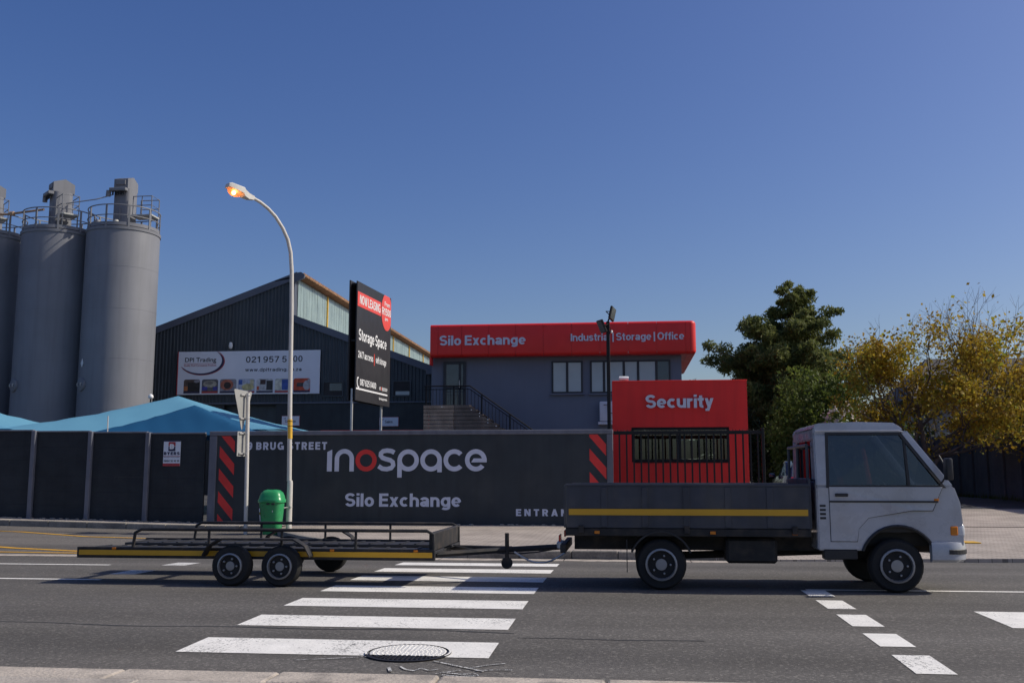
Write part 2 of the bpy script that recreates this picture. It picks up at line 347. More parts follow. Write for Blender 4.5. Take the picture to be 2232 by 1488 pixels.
def flat(name, polys, place, m, parent, d=0., thick=0., local=False):
    b = B()
    for p in polys:
        f = b.bm.faces.new([b.bm.verts.new(place(u, v, d)) for u, v in p])
    if thick:
        r = bmesh.ops.extrude_face_region(b.bm, geom=list(b.bm.faces)); vec = Vector(place(0, 0, thick))-Vector(place(0, 0, 0))
        bmesh.ops.translate(b.bm, vec=vec, verts=[g for g in r['geom'] if isinstance(g, bmesh.types.BMVert)])
    return obj(name, b, m, parent, local=local)
def rect(x0, x1, z0, z1): return [(x0, z0), (x1, z0), (x1, z1), (x0, z1)]
def ring(cx, cy, ro, ri, a0, a1, n=28):
    A = [R(a0+(a1-a0)*i/n) for i in range(n+1)]; q = []
    for a, b in zip(A, A[1:]):
        q.append([(cx+ro*math.cos(a), cy+ro*math.sin(a)), (cx+ro*math.cos(b), cy+ro*math.sin(b)), (cx+ri*math.cos(b), cy+ri*math.sin(b)), (cx+ri*math.cos(a), cy+ri*math.sin(a))])
    return q
def stroke(pts, wd):
    P = [Vector((x, y)) for x, y in pts]; Lf, Rt = [], []
    for i, p in enumerate(P):
        t = (P[min(i+1, len(P)-1)]-P[max(i-1, 0)]).normalized(); n = Vector((-t.y, t.x))
        Lf.append(p+n*wd/2); Rt.append(p-n*wd/2)
    return [[tuple(Lf[i]), tuple(Lf[i+1]), tuple(Rt[i+1]), tuple(Rt[i])] for i in range(len(P)-1)]
def ellipse(cx, cy, rx, ry, n=24): return [(cx+rx*math.cos(2*math.pi*i/n), cy+ry*math.sin(2*math.pi*i/n)) for i in range(n)]
def rrect(x0, x1, z0, z1, r, n=4, corners=(1, 1, 1, 1)):
    pts = []
    for (cx, cz, a, on) in ((x1-r, z1-r, 0, corners[0]), (x0+r, z1-r, 90, corners[1]), (x0+r, z0+r, 180, corners[2]), (x1-r, z0+r, 270, corners[3])):
        if on: pts += [(cx+r*math.cos(R(a+90*i/n)), cz+r*math.sin(R(a+90*i/n))) for i in range(n+1)]
        else: pts.append((cx+(r if a in (0, 270) else -r), cz+(r if a in (0, 90) else -r)))
    return pts

# a plain bold grotesque built from strokes: capitals 100 high, small letters 73 high
def arc(cx, cy, rx, ry, a0, a1, n=None):
    n = n or max(4, int(abs(a1-a0)/15)); return [(cx+rx*math.cos(R(a0+(a1-a0)*i/n)), cy+ry*math.sin(R(a0+(a1-a0)*i/n))) for i in range(n+1)]
def glyph(ch, w):
    h = w/2; X = 73; S = []                       # S: list of strokes, each a list of quads
    def st(*pts): S.append(stroke(list(pts), w))
    def pl(pts): S.append(stroke(pts, w))
    def dg(x0, y0, x1, y1, k=1.0):
        hw = h*k*math.hypot(x1-x0, y1-y0)/abs(y1-y0); S.append([[(x0-hw, y0), (x0+hw, y0), (x1+hw, y1), (x1-hw, y1)]])
    def bowl(c=31, r=31, y=X/2, ry=X/2): pl(arc(c, y, r-h, ry-h, 0, 360, 28))
    def ess(wd, H, c=26):
        ry = (H-w)/4; pl(arc(wd/2, H-h-ry, wd/2-h, ry, c, 262)+arc(wd/2, h+ry, wd/2-h, ry, 82, -180+c-8))
    W = 62
    if ch == ' ': return [], 26
    if ch == 'o': bowl()
    elif ch == 'c': pl(arc(31, X/2, 31-h, X/2-h, 48, 312)); W = 58
    elif ch == 'e': pl(arc(31, X/2, 31-h, X/2-h, 0, 316)); S.append([[(h, X/2-h*.72), (W-h, X/2-h*.72), (W-h*.1, X/2+h*.3), (h, X/2+h*.72)]])
    elif ch == 'a': W = 59; st((W-h-1, 0), (W-h-1, 48)); pl(arc(W/2-1, 48, W/2-h, X-48-h, 0, 165)); pl(arc(25, 21.5, 25-h, 21.5-h, 0, 360, 22)); S.append([[(25, 43-w*.85), (W-w, 43-w*.8), (W-w, 45), (25, 43)]])
    elif ch == 'g': bowl(); st((W-h, X), (W-h, -3)); pl(arc(31, -3, 31-h, 21-h, 0, -152))
    elif ch in 'nhu':
        W = 60; r = 30
        if ch == 'u': st((W-h, X), (W-h, 0)); st((h, X), (h, r)); pl(arc(r, r, r-h, r-h, 180, 360))
        else: st((h, 0), (h, X if ch == 'n' else 100)); st((W-h, 0), (W-h, X-r)); pl(arc(r, X-r, r-h, r-h, 0, 180))
    elif ch == 'm': W = 92; st((h, 0), (h, X)); [ (st((c+25-h, 0), (c+25-h, X-25)), pl(arc(c, X-25, 25-h, 25-h, 0, 180))) for c in (25+2, 92-25) ]
    elif ch == 'r': W = 40; st((h, 0), (h, X)); pl(arc(33, X-31, 33-h, 31-h, 180, 82))
    elif ch == 'i': W = w; st((h, 0), (h, X)); st((h, 84), (h, 101))
    elif ch == 'l': W = w; st((h, 0), (h, 100))
    elif ch == 't': W = 40; st((10+h, 94), (10+h, 17)); pl(arc(10+h+13, 15+h*.3, 13, 15+h*.3-h, 180, 285)); st((0, X-h*.85), (W-1, X-h*.85))
    elif ch == 'f': W = 38; st((9+h, 0), (9+h, 80)); pl(arc(9+h+15, 82, 15, 18-h, 180, 80)); st((0, X-h*.85), (W-1, X-h*.85))
    elif ch == 's': W = 56; ess(56, X)
    elif ch in 'pdbq': bowl(); st((h if ch in 'pb' else W-h, -24 if ch in 'pq' else 0), (h if ch in 'pb' else W-h, X if ch in 'pq' else 100))
    elif ch == 'x': W = 60; dg(h+2, 0, W-h-2, X, .95); dg(W-h-2, 0, h+2, X, .95)
    elif ch == 'v': W = 58; dg(W/2, 0, h+1, X, .95); dg(W/2, 0, W-h-1, X, .95)
    elif ch == 'y': W = 58; dg(W/2, 0, h+1, X, .95); dg(18, -24, W-h-1, X, .95); S.append([[(4, -24), (22, -24), (26, -24+w*.9), (4, -24+w*.9)]])
    elif ch == 'w': W = 86; dg(W*.28, 0, h, X, .9); dg(W*.28, 0, W/2, X, .9); dg(W*.72, 0, W/2, X, .9); dg(W*.72, 0, W-h, X, .9)
    elif ch == 'z': W = 52; st((0, X-h), (W, X-h)); st((0, h), (W, h)); dg(h+2, w, W-h-2, X-w)
    elif ch == 'S': W = 68; ess(68, 102)
    elif ch in 'EFL':
        W = 60 if ch != 'L' else 56; st((h, 0), (h, 100))
        if ch != 'L': st((w, 100-h), (W, 100-h)); st((w, 52), (W-4, 52))
        if ch != 'F': st((w, h), (W, h))
    elif ch == 'I': W = w; st((h, 0), (h, 100))
    elif ch == 'T': W = 62; st((0, 100-h), (W, 100-h)); st((W/2, 0), (W/2, 100-w))
    elif ch == 'O': W = 80; pl(arc(40, 50, 40-h, 51-h, 0, 360, 32))
    elif ch == 'C': W = 74; pl(arc(38, 50, 38-h, 51-h, 45, 315))
    elif ch == 'G': W = 78; pl(arc(39, 50, 39-h, 51-h, 45, 318)); st((42, 44), (W, 44)); st((W-h, 44), (W-h, 2))
    elif ch == 'N': W = 72; st((h, 0), (h, 100)); st((W-h, 0), (W-h, 100)); dg(W-h-1, 0, h+1, 100)
    elif ch == 'W': W = 104; dg(W*.27, 0, h, 100, .95); dg(W*.27, 0, W/2, 100, .95); dg(W*.73, 0, W/2, 100, .95); dg(W*.73, 0, W-h, 100, .95)
    elif ch == 'A': W = 76; dg(h, 0, W/2, 100); dg(W-h, 0, W/2, 100); st((18, 27), (W-18, 27))
    elif ch == 'Y': W = 70; st((W/2, 0), (W/2, 45)); dg(W/2, 38, h, 100); dg(W/2, 38, W-h, 100)
    elif ch == 'U': W = 70; st((h, 100), (h, 35)); st((W-h, 100), (W-h, 35)); pl(arc(35, 35, 35-h, 36-h, 180, 360))
    elif ch in 'PRB':
        W = 66; st((h, 0), (h, 100)); st((w, 100-h), (38, 100-h)); st((w, 50 if ch != 'R' else 47), (38, 50 if ch != 'R' else 47)); c = 50 if ch != 'R' else 47; ry = (100-h-c)/2; pl(arc(38, c+ry, 28-h, ry, 90, -90))
        if ch == 'B': st((w, h), (40, h)); ry = (c-h)/2; pl(arc(40, h+ry, 27-h, ry, 90, -90))
        if ch == 'R': dg(W-h, 0, 38, 44)
    elif ch == 'D': W = 70; st((h, 0), (h, 100)); st((w, 100-h), (30, 100-h)); st((w, h), (30, h)); pl(arc(30, 50, 40-h, 50-h, 90, -90))
    elif ch == '0': W = 60; pl(arc(30, 50, 30-h, 51-h, 0, 360, 28))
    elif ch == '1': W = 40; st((W-h-4, 0), (W-h-4, 100)); S.append([[(2, 84-w*.8), (W-w-4, 84-w*.8), (W-w-4, 98), (2, 84)]])
    elif ch == '2': W = 60; pl(arc(30, 70, 30-h, 31-h, 170, -20)); dg(h+2, w, W-h-3, 62, .95); st((0, h), (W, h))
    elif ch == '4': W = 62; st((W-18, 0), (W-18, 100)); st((0, 28), (W, 28)); dg(h, 34, W-18, 98, .9)
    elif ch == '5': W = 60; st((10, 100-h), (W-5, 100-h)); dg(h+2, 44, 8+h, 98); pl(arc(30, 33, 30-h, 34-h, 140, -160))
    elif ch == '6': W = 60; pl(arc(30, 33, 30-h, 34-h, 0, 360, 24)); pl(arc(34, 46, 34-h, 56-h, 182, 55))
    elif ch == '9': W = 60; pl(arc(30, 67, 30-h, 34-h, 0, 360, 24)); pl(arc(26, 54, 34-h, 56-h, 2, -125))
    elif ch == '7': W = 58; st((0, 100-h), (W, 100-h)); dg(18, 0, W-h-2, 100-w)
    elif ch == '8': W = 60; pl(arc(30, 75, 27-h, 26.5-h, 0, 360, 22)); pl(arc(30, 27.5, 30-h, 28.5-h, 0, 360, 22))
    elif ch == '3': W = 60; pl(arc(28, 75, 28-h, 26-h, 160, -80)); pl(arc(29, 28, 30-h, 29-h, 80, -160))
    elif ch == '/': W = 36; dg(h*.8, 0, W-h*.8, 100, .8)
    elif ch == '|': W = w*.6; st((W/2, -18), (W/2, 106))
    elif ch == '.': W = w; st((h, 0), (h, w))
    else: raise ValueError(ch)
    return S, W
def sign_text(body, x0, x1, base, cap, place, m, parent, w=20, gap=8, extrude=0., name='lettering', local=False):
    items = []; x = 0
    for ch in body:
        S, W = glyph(ch, w)
        for k, q in enumerate(S): items.append((k, [[(x+u, v) for u, v in p] for p in q]))
        x += W+(gap if ch != ' ' else 0)
    x -= gap; sx = (x1-x0)/x; sz = cap/100
    b = B()
    for k, q in items:
        d = k*.0007; vs_ = {}
        def vert(u, v):
            key = (round(u, 3), round(v, 3))
            if key not in vs_: vs_[key] = b.bm.verts.new(place(x0+u*sx, base+v*sz, d))
            return vs_[key]
        fs = []
        for p in q:
            vv = []
            for u, v in p:
                t_ = vert(u, v)
                if t_ not in vv: vv.append(t_)
            if len(vv) > 2:
                try: fs.append(b.bm.faces.new(vv))
                except ValueError: pass
        if extrude:
            vec = Vector(place(0, 0, extrude))-Vector(place(0, 0, 0)); r = bmesh.ops.extrude_face_region(b.bm, geom=fs)
            bmesh.ops.translate(b.bm, vec=vec, verts=[g for g in r['geom'] if isinstance(g, bmesh.types.BMVert)])
    return obj(name, b, m, parent, local=local)
# the word mark on the wall and on the board, in a 1175 x 210 design grid (y up, baseline 0)
def wordmark():
    s = {'i': [[(0, 0), (37, 0), (37, 158), (0, 140)]],
         'n': [[(57, 0), (90, 0), (90, 90), (57, 90)], [(168, 0), (201, 0), (201, 90), (168, 90)]]+ring(129, 90, 72, 39, 0, 180),
         'o': ring(291, 79, 79, 46, 0, 360, 40),
         's': stroke([(500, 134), (478, 146), (446, 150), (416, 145), (400, 130), (398, 114), (412, 98), (440, 88), (470, 80), (489, 66), (493, 44), (480, 25), (446, 16), (412, 20), (384, 38)], 33),
         'p': ring(602, 79, 79, 46, 0, 360, 40)+[[(523, -44), (556, -44), (556, 79), (523, 79)]],
         'a': ring(770, 79, 79, 46, 0, 360, 40)+[[(816, -6), (849, -6), (849, 79), (816, 79)]],
         'c': ring(940, 79, 79, 46, 42, 318),
         'e': ring(1096, 79, 79, 46, 0, 322)+[[(1062, 64), (1175, 64), (1175, 92), (1080, 92)]]}
    return s
def put_wordmark(x0, base, s, place, parent, m_white, m_red, local=False):
    for k, polys in wordmark().items():
        big = [p for p in polys if len(p) == 4 and abs(p[0][0]-p[1][0])+abs(p[0][1]-p[1][1]) > 25]; b = B()
        for p in polys:
            d = .0015 if p in big and k in 'pae' else 0
            b.bm.faces.new([b.bm.verts.new(place(x0+u*s, base+v*s, d)) for u, v in p])
        obj('logo_letter', b, m_red if k == 'o' else m_white, parent, local=local)

# ------------------------------------------------------------------ the setting: ground, road, pavements
def zroad(y): return -.045*((y-11.4)/4)**2
def smooth(a, b, x): t = max(0, min(1, (x-a)/(b-a))); return t*t*(3-2*t)
def rise(x): return max(0, -10-x)*.02
def zyard(y): return .1+min(max(y-24, 0), 13)*.027
b = B(); b.poly([(-600, -200, -.4), (600, -200, -.4), (600, 900, -.4), (-600, 900, -.4)]); struct('ground', b, 'earth', 'brown earth plain under and around the whole site')
def grid(xs, ys, zf):
    b = B(); V = [[b.bm.verts.new((x, y, zf(x, y))) for x in xs] for y in ys]
    for i in range(len(ys)-1):
        for j in range(len(xs)-1): b.bm.faces.new((V[i][j], V[i][j+1], V[i+1][j+1], V[i+1][j]))
    return b
ROAD = struct('road', grid([-150, -60, -20, 0, 20, 60, 150], [6.0+.5*i for i in range(27)], lambda x, y: zroad(y) if y < 17 else zroad(17)-.02), 'asphalt', 'grey asphalt street with white crossing stripes')
def marking(name, pts, m, z=.004, n=1):
    """a painted quad p0 p1 p2 p3 (p0-p1 runs along the road) that follows the camber"""
    b = B(); p = [Vector(q) for q in pts]
    for i in range(n):
        a, c = i/n, (i+1)/n
        q = [p[0].lerp(p[3], a), p[1].lerp(p[2], a), p[1].lerp(p[2], c), p[0].lerp(p[3], c)]
        b.poly([(v.x, v.y, zroad(v.y)+z) for v in q])
    o = obj(name, b, m, ROAD); return o
for i in range(7):
    y = 7.41+1.2*i
    marking('crossing_stripe', [(-3.42, y), (-1.02, y), (-1.02, y+.6), (-3.42, y+.6)], 'paint', n=2)
for y0, y1 in ((11.142, 11.713), (10.164, 10.808), (9.104, 9.786), (8.164, 8.744), (7.199, 7.833)):
    marking('stop_block', [(1.93, y0), (2.20, y0), (2.20, y1), (1.93, y1)], 'paint')
for y0, y1 in ((12.6, 13.22), (14.08, 14.66)):
    marking('stop_block', [(-6.78, y0), (-6.42, y0), (-6.42, y1), (-6.78, y1)], 'paint_worn')
marking('centre_line', [(2.0, 11.72), (30, 12.3), (30, 12.4), (2.0, 11.82)], 'paint')
marking('centre_line', [(-60, 12.1), (-6.5, 11.85), (-6.5, 11.95), (-60, 12.2)], 'paint')
marking('lane_line', [(-60, 14.0), (-7.55, 14.0), (-7.55, 14.12), (-60, 14.12)], 'paint')
marking('direction_mark', [(3.27, 9.15), (6.2, 9.15), (6.2, 10.12), (3.27, 10.12)], 'paint')
# tar-sealed cracks, chalk scrawl beside the manhole
def wavy(name, pts, wd, m, z, parent=ROAD):
    b = B(); P = [Vector(q) for q in pts]
    V = []
    for i, p in enumerate(P):
        t = (P[min(i+1, len(P)-1)]-P[max(i-1, 0)]).normalized(); n = Vector((-t.y, t.x)); ww = wd*random.uniform(.5, 1.3)
        V.append((p+n*ww/2, p-n*ww/2))
    for a, c in zip(V, V[1:]): b.poly([(q.x, q.y, zroad(q.y)+z) for q in (a[0], a[1], c[1], c[0])])
    return obj(name, b, m, parent)
wavy('sealed_crack', [(-9+.35*i, 8.72+.03*math.sin(i*1.3)-.012*i+.05*math.sin(i*.37)) for i in range(24)], .035, 'patch', .002)
wavy('sealed_crack', [(-.9+.3*i, 8.25+.02*math.sin(i*1.7)) for i in range(6)], .03, 'patch', .002)
wavy('sealed_crack', [(4.1+.3*i, 8.4+.02*math.sin(i*1.1)) for i in range(8)], .025, 'patch', .002)
for pts, wd in (([(-2.35, 6.95), (-2.1, 7.03), (-1.86, 7.12)], .012), ([(-1.36, 7.02), (-1.2, 6.9), (-1.02, 6.77), (-.96, 6.72)], .018), ([(-1.07, 6.82), (-.97, 6.92), (-.85, 6.99)], .014), ([(-1.02, 6.74), (-.9, 6.78), (-.78, 6.79)], .016),
                ([(-1.55, 6.82), (-1.5, 6.74), (-1.43, 6.7), (-1.4, 6.78), (-1.33, 6.72), (-1.28, 6.76)], .022), ([(-1.2, 6.66), (-1.1, 6.63), (-1.0, 6.65), (-.98, 6.6), (-1.1, 6.57), (-1.22, 6.6)], .02), ([(-1.27, 6.63), (-1.2, 6.69), (-1.12, 6.75)], .012), ([(-1.62, 6.78), (-1.58, 6.66)], .02)):
    wavy('chalk_mark', [(x*1.03, y*1.034) for x, y in pts], wd, 'chalk', .008)

# near pavement and kerb (camera side)
b = B(); b.box(-150, 150, -12, 5.93, -.3, .045); struct('near_pavement', b, 'slab', 'pale concrete pavement on the near side of the street')
NP = [o for o in bpy.data.objects if o.name == 'near_pavement'][0]
sm = B().box(-.447, .447, -.447, .447, -.05, .012, .006).mesh('paving_slab')
for i in range(16):
    for j in range(2):
        o = link('paving_slab', sm, 'slab', NP); o.location = (-7+.9*i+.2*j, 5.475-.9*j, .0455+.002*random.random())
def kerb(name, label, pts, top, wd, depth, m, side=1, stone=1.0):
    """kerbstones laid along a polyline of (x, y); top(x, y) gives their upper edge"""
    k = B(); P = [Vector(p) for p in pts]
    for a, c in zip(P, P[1:]):
        t = (c-a).normalized(); n = Vector((-t.y, t.x))*side
        q = [a+n*.03, c+n*.03, c+n*(wd-.03), a+n*(wd-.03)]
        V = [k.bm.verts.new((v.x, v.y, top(v.x, v.y)-.03)) for v in q]; k.bm.faces.new(V)
        V2 = [k.bm.verts.new((v.x, v.y, top(v.x, v.y)-depth)) for v in q]
        for i in range(4): k.bm.faces.new((V[i], V[(i+1) % 4], V2[(i+1) % 4], V2[i]))
    ko = struct(name, k, m, label)
    unit = B().box(-.5, .5, 0, wd*side, -depth, 0, .018, 2).mesh('kerbstone'); unit.materials.append(M[m])
    # walk the line
    carry = 0; cur = P[0]; seq = [P[0]]
    for a, c in zip(P, P[1:]):
        L = (c-a).length; n = max(1, round(L/stone))
        for i in range(1, n+1): seq.append(a.lerp(c, i/n))
    for a, c in zip(seq, seq[1:]):
        o = link('kerbstone', unit, m, ko); mid = (a+c)/2; L = (c-a).length
        o.location = (mid.x, mid.y, top(mid.x, mid.y)+random.uniform(-.004, .004)); dz = top(c.x, c.y)-top(a.x, a.y)
        o.rotation_euler = (0, -math.atan2(dz, L), math.atan2(c.y-a.y, c.x-a.x)+random.uniform(-.004, .004)); o.scale = (L-.012, 1, 1)
    return ko
kerb('near_kerb', 'row of pale worn kerbstones along the near edge of the road', [(-7.3, 6.26), (6, 6.26)], lambda x, y: .055, .32, .25, 'kerb', -1)
b = B(); b.box(-150, -7.3, 5.93, 6.26, -.3, .055); b.box(6, 150, 5.93, 6.26, -.3, .055); struct('near_kerb_run', b, 'kerb', 'continuing pale kerb beyond both ends of the view')

# far side: front edge of the brick verge as it leaves the bay and flares into the driveway
EDGE = [(-8.3, 23.0), (-7.7, 21.6), (-6.7, 20.0), (-5.6, 18.5), (-4.6, 17.2), (-3.7, 16.45), (-2.6, 16.3), (-.9, 16.32), (.6, 16.35), (1.4, 16.38)]
def yedge(x):
    if x <= EDGE[0][0]: return 23.
    P = EDGE+[(2.4, 16.45), (3.9, 16.75), (6.4, 17.1), (9, 17.5), (14, 18.4), (40, 18.4)]
    for (xa, ya), (xb, yb) in zip(P, P[1:]):
        if x <= xb: return ya+(yb-ya)*(x-xa)/(xb-xa)
    return 18.4
def zedge(x): return .06-.105*smooth(.9, 2.3, x)
def zverge(x, y):
    y0 = yedge(x); t = (y-y0)/max(.01, 24.3-y0); return zedge(x)+(.1-zedge(x))*min(1, max(0, t))
xs = [-8.2+.1*i for i in range(0, 110)]+[3+.5*i for i in range(1, 75)]
bm = B(); nr = 8
V = [[None]*len(xs) for _ in range(nr+1)]
for j, x in enumerate(xs):
    y0 = yedge(x)+(.1 if x < 1.4 else 0)
    for i in range(nr+1):
        y = y0+(24.3-y0)*i/nr; V[i][j] = bm.bm.verts.new((x, y, zverge(x, y)))
skirt = [bm.bm.verts.new((x, yedge(x)+(.1 if x < 1.4 else 0), -.3)) for x in xs]
for j in range(len(xs)-1):
    for i in range(nr): bm.bm.faces.new((V[i][j], V[i][j+1], V[i+1][j+1], V[i+1][j]))
    bm.bm.faces.new((skirt[j], skirt[j+1], V[0][j+1], V[0][j]))
struct('verge_paving', bm, 'pavers', 'grey-brown brick paved verge and driveway apron across the street')
kerb('far_kerb', 'weathered kerbstones edging the brick verge across the street', EDGE, lambda x, y: zedge(x)+.012, .14, .3, 'kerb_old', 1, .95)
# concrete gutter channel along the far side of the road
gc = B()
for j in range(-80, 16):
    x0, x1 = j*1.0, j*1.0+.985
    ya = (lambda x: min(16.28, yedge(x)-.02) if x > -3 else 16.28)
    gc.poly([(x0, ya(x0)-.42, zroad(ya(x0)-.42)+.005), (x1, ya(x1)-.42, zroad(ya(x1)-.42)+.005), (x1, ya(x1), zroad(ya(x1))+.012), (x0, ya(x0), zroad(ya(x0))+.012)]) if x1 < 2.6 else None
struct('gutter', gc, 'kerb', 'pale concrete gutter strip between road and far kerb')
# lay-by on the left and the narrow pavement under the fence
def zbay(x, y): return zroad(16.2)+.006+(y-16.2)*.004+rise(x)*smooth(16, 22, y)*.95
struct('lay_by', grid([-60, -40, -25]+[-22+.75*i for i in range(24)], [16.22+.75*i for i in range(10)], zbay), 'asphalt_old', 'worn pale asphalt lay-by in front of the dark fence')
LB = bpy.data.objects['lay_by']
def bayline(pts, wd, m='paint_yellow', z=.006):
    P = [Vector(p) for p in pts]; b = B(); V = []
    for i, p in enumerate(P):
        t = (P[min(i+1, len(P)-1)]-P[max(i-1, 0)]).normalized(); n = Vector((-t.y, t.x)); V.append((p+n*wd/2, p-n*wd/2))
    for a, c in zip(V, V[1:]): b.poly([(q.x, q.y, zbay(q.x, q.y)+z) for q in (a[0], a[1], c[1], c[0])])
    return obj('yellow_line', b, m, LB)
bayline([(-40, 21.5), (-15.6, 21.5), (-13.5, 21.2), (-11.5, 20.4), (-8.5, 20.0)], .13)
bayline([(-40, 20.5), (-14.7, 19.3), (-12.9, 18.2), (-11.3, 17.5), (-9.5, 16.9), (-7.5, 16.6)], .16)
bayline([(-12.4, 16.75), (-10, 16.6), (-6.5, 16.5)], .13)
struct('fence_pavement', grid([-60, -40, -25]+[-22+.75*i for i in range(19)]+[-8.15], [23.1, 23.5, 24.3], lambda x, y: .1+rise(x)), 'slab', 'narrow sandy pavement strip at the foot of the dark fence')
kerb('fence_kerb', 'grey old kerb below the dark fence on the left', [(-22, 23.0), (-19, 23), (-16, 23), (-13, 23), (-10, 23), (-8.3, 23)], lambda x, y: .105+rise(x), .14, .35, 'kerb_old', 1, .95)
b = B()
for i in range(260):
    x = random.uniform(-18, -1); y = 23.93-abs(random.gauss(0, .05)); z = (.1+rise(x)) if x < -8.2 else zverge(x, y); s = random.uniform(.01, .045)
    b.box(x-s, x+s, y-s, y+s, z-.01, z+s*.8, s*.4)
struct('rubble', b, 'kerb_old', 'crumbs of mortar and sand along the foot of the wall', kind='stuff')
# yard behind the wall
YB = struct('yard', grid([-60, -30, -10, 0, 4, 8, 12, 16, 30, 60], [24.3, 27, 31, 34, 37, 45, 60, 90], lambda x, y: zyard(y)), 'tar', 'dark tarred yard rising gently behind the wall')
b = grid([3.2, 6, 9, 12, 16], [24.32, 26, 28, 30, 31.2], lambda x, y: zyard(y)+.004); o = obj('driveway_paving', b, 'pavers', YB)
for x, y in ((8.2, 32.2), (9.0, 32.4), (9.9, 32.6), (10.7, 32.2)):
    b = B(); b.poly([(x, y, zyard(y)+.006), (x+.55, y+.05, zyard(y)+.006), (x+.55, y+.2, zyard(y+.15)+.006), (x, y+.15, zyard(y+.15)+.006)]); obj('painted_dash', b, 'paint_worn', YB)
b = B(); b.box(-.38, .38, -.2, .2, 0, .02, .005); o = tag(obj('valve_cover', b, 'yellow'), 'small flat yellow cover set in the driveway bricks', 'cover'); o.location = (6.25, 20.05, zverge(6.25, 20.05)); 
# manhole
MX, MY = -1.645, 7.53; MT = Matrix.Translation((MX, MY, zroad(MY)+.002)) @ Matrix.Rotation(math.atan(.0218), 4, 'X')
mh = thing('manhole_cover', 'round cast iron manhole cover half painted white by the nearest crossing stripe', 'manhole', (MX, MY, zroad(MY)))
b = B(); b.lathe([(.30, -.03), (.325, .006), (.325, .009), (.306, .0105), (.303, -.01)], seg=48); b.xf(MT); obj('frame_ring', b, 'iron', mh)
b = B(); b.lathe([(.298, -.03), (.298, .006), (.29, .0075), (.001, .0075)], seg=48); b.xf(MT); obj('lid', b, 'iron', mh)
def studs(m, cond, nm):
    b = B()
    for rr in range(1, 9):
        n = 6*rr
        for k in range(n):
            a = 2*math.pi*(k+.5*(rr % 2))/n; x, y = .034*rr*math.cos(a), .034*rr*math.sin(a)
            if cond(y): b.box(x-.0105, x+.0105, y-.008, y+.008, .005, .0135, .002)
    b.xf(MT); o = obj(nm, b, m, mh); o['kind'] = 'stuff'
studs('iron', lambda y: y < 7.405-MY, 'stud_pattern'); studs('paint', lambda y: y >= 7.405-MY, 'painted_stud_pattern')
b = B(); b.poly([(x, y, .0095) for x, y in ellipse(0, 0, .287, .287, 72) if y > 7.405-MY]); b.xf(MT); obj('paint_film', b, 'paint', mh)
b = B()
for q in ring(0, 0, .324, .307, -20, 200, 40): b.poly([(x, y, .0112) for x, y in q])
b.xf(MT); obj('painted_ring', b, 'paint', mh)

# ------------------------------------------------------------------ the long dark wall with the word mark
WY = 24.0
wl = thing('boundary_wall', 'long charcoal plastered wall with the white and red word mark', 'wall', (-5.3, 24.1, .08))
b = B(); b.box(-10.22, -.45, WY, WY+.2, 0, 2.28, .01); obj('wall_panel', b, 'wall_dark', wl)
b = B(); b.box(-10.42, -.30, WY-.03, WY+.23, 2.275, 2.385, .012); obj('coping', b, 'trim', wl)
b = B(); b.box(-10.41, -10.215, WY-.025, WY+.225, 0, 2.272, .012); obj('end_pillar', b, 'trim', wl)
b = B(); b.box(-.455, -.305, WY-.025, WY+.225, 0, 2.272, .012); obj('end_pillar', b, 'trim', wl)
pw = on_y(WY-.004)
def hatch(x0, x1, zlo, zhi, zstart, n):
    for k in range(-1, n):
        zt = zstart-.56*k; dx = x1-x0; drop = dx*1.15
        P = [(x0, zt), (x0, zt-.28), (x1, zt-.28-drop), (x1, zt-drop)]
        def clip(P, lim, up):
            o = []
            for (a, c) in zip(P, P[1:]+P[:1]):
                ia, ic = (a[1] <= lim) == up or a[1] == lim, (c[1] <= lim) == up or c[1] == lim
                if ia: o.append(a)
                if ia != ic: t = (lim-a[1])/(c[1]-a[1]); o.append((a[0]+(c[0]-a[0])*t, lim))
            return o
        P = clip(clip(P, zhi, True), zlo, False) if P else P
        if len(P) > 2: flat('hazard_stripe', [P], pw, 'red_paint', wl)
hatch(-10.14, -9.75, .11, 2.265, 2.02, 5); hatch(-.87, -.47, .11, 2.265, 1.93, 5)
sign_text('9 BRUG STREET', -9.42, -7.37, 1.92, .19, pw, 'letter_painted', wl, 23, 20)
sign_text('Silo Exchange', -6.88, -3.99, .53, .32, pw, 'letter_painted', wl, 19.5, 7)
sign_text('ENTRANCE', -2.65, -.98, .32, .165, pw, 'letter_painted', wl, 23, 36)
put_wordmark(-7.36, 1.385, .00340, pw, wl, 'letter_painted', 'red_paint')
# precast fence on the left: posts and stacked slabs
fn = thing('precast_fence', 'dark precast concrete fence of stacked slabs left of the word mark wall', 'fence', (-16, 24.1, .15))
pm = B().box(-.055, .055, -.07, .13, -.1, 2.30, .012).mesh('post'); pm.materials.append(M['trim'])
sm = B().box(-.72, .72, 0, .06, .0, .3705, .0025).mesh('slab'); sm.materials.append(M['slab_dark'])
posts = [-10.5-1.545*i for i in range(10)]
for i, x in enumerate(posts):
    if i: o = link('post', pm, 'trim', fn); o.location = Vector((x, WY+.02, .03+rise(x)))-fn.location
    if i < len(posts)-1:
        xm = x-.77
        for k in range(6):
            o = link('slab', sm, 'slab_dark', fn); o.location = Vector((xm, WY+.045+random.uniform(-.0015, .0015), .07+rise(xm)+.371*k))-fn.location; o.scale = (1.01, 1, 1)
        o = link('top_rail', B().box(xm-.72, xm+.72, WY+.02, WY+.12, 2.297+rise(xm), 2.337+rise(xm), .008).mesh('top_rail'), 'trim', fn)
b = B(); b.tube([(-13.2, WY+.1, 2.2), (-13.21, WY+.1, 2.8)], .014, 6); tag(obj('thin_rod', b, 'galv_paint'), 'thin rusty rod sticking up from a fence post before the blue shade net', 'rod')
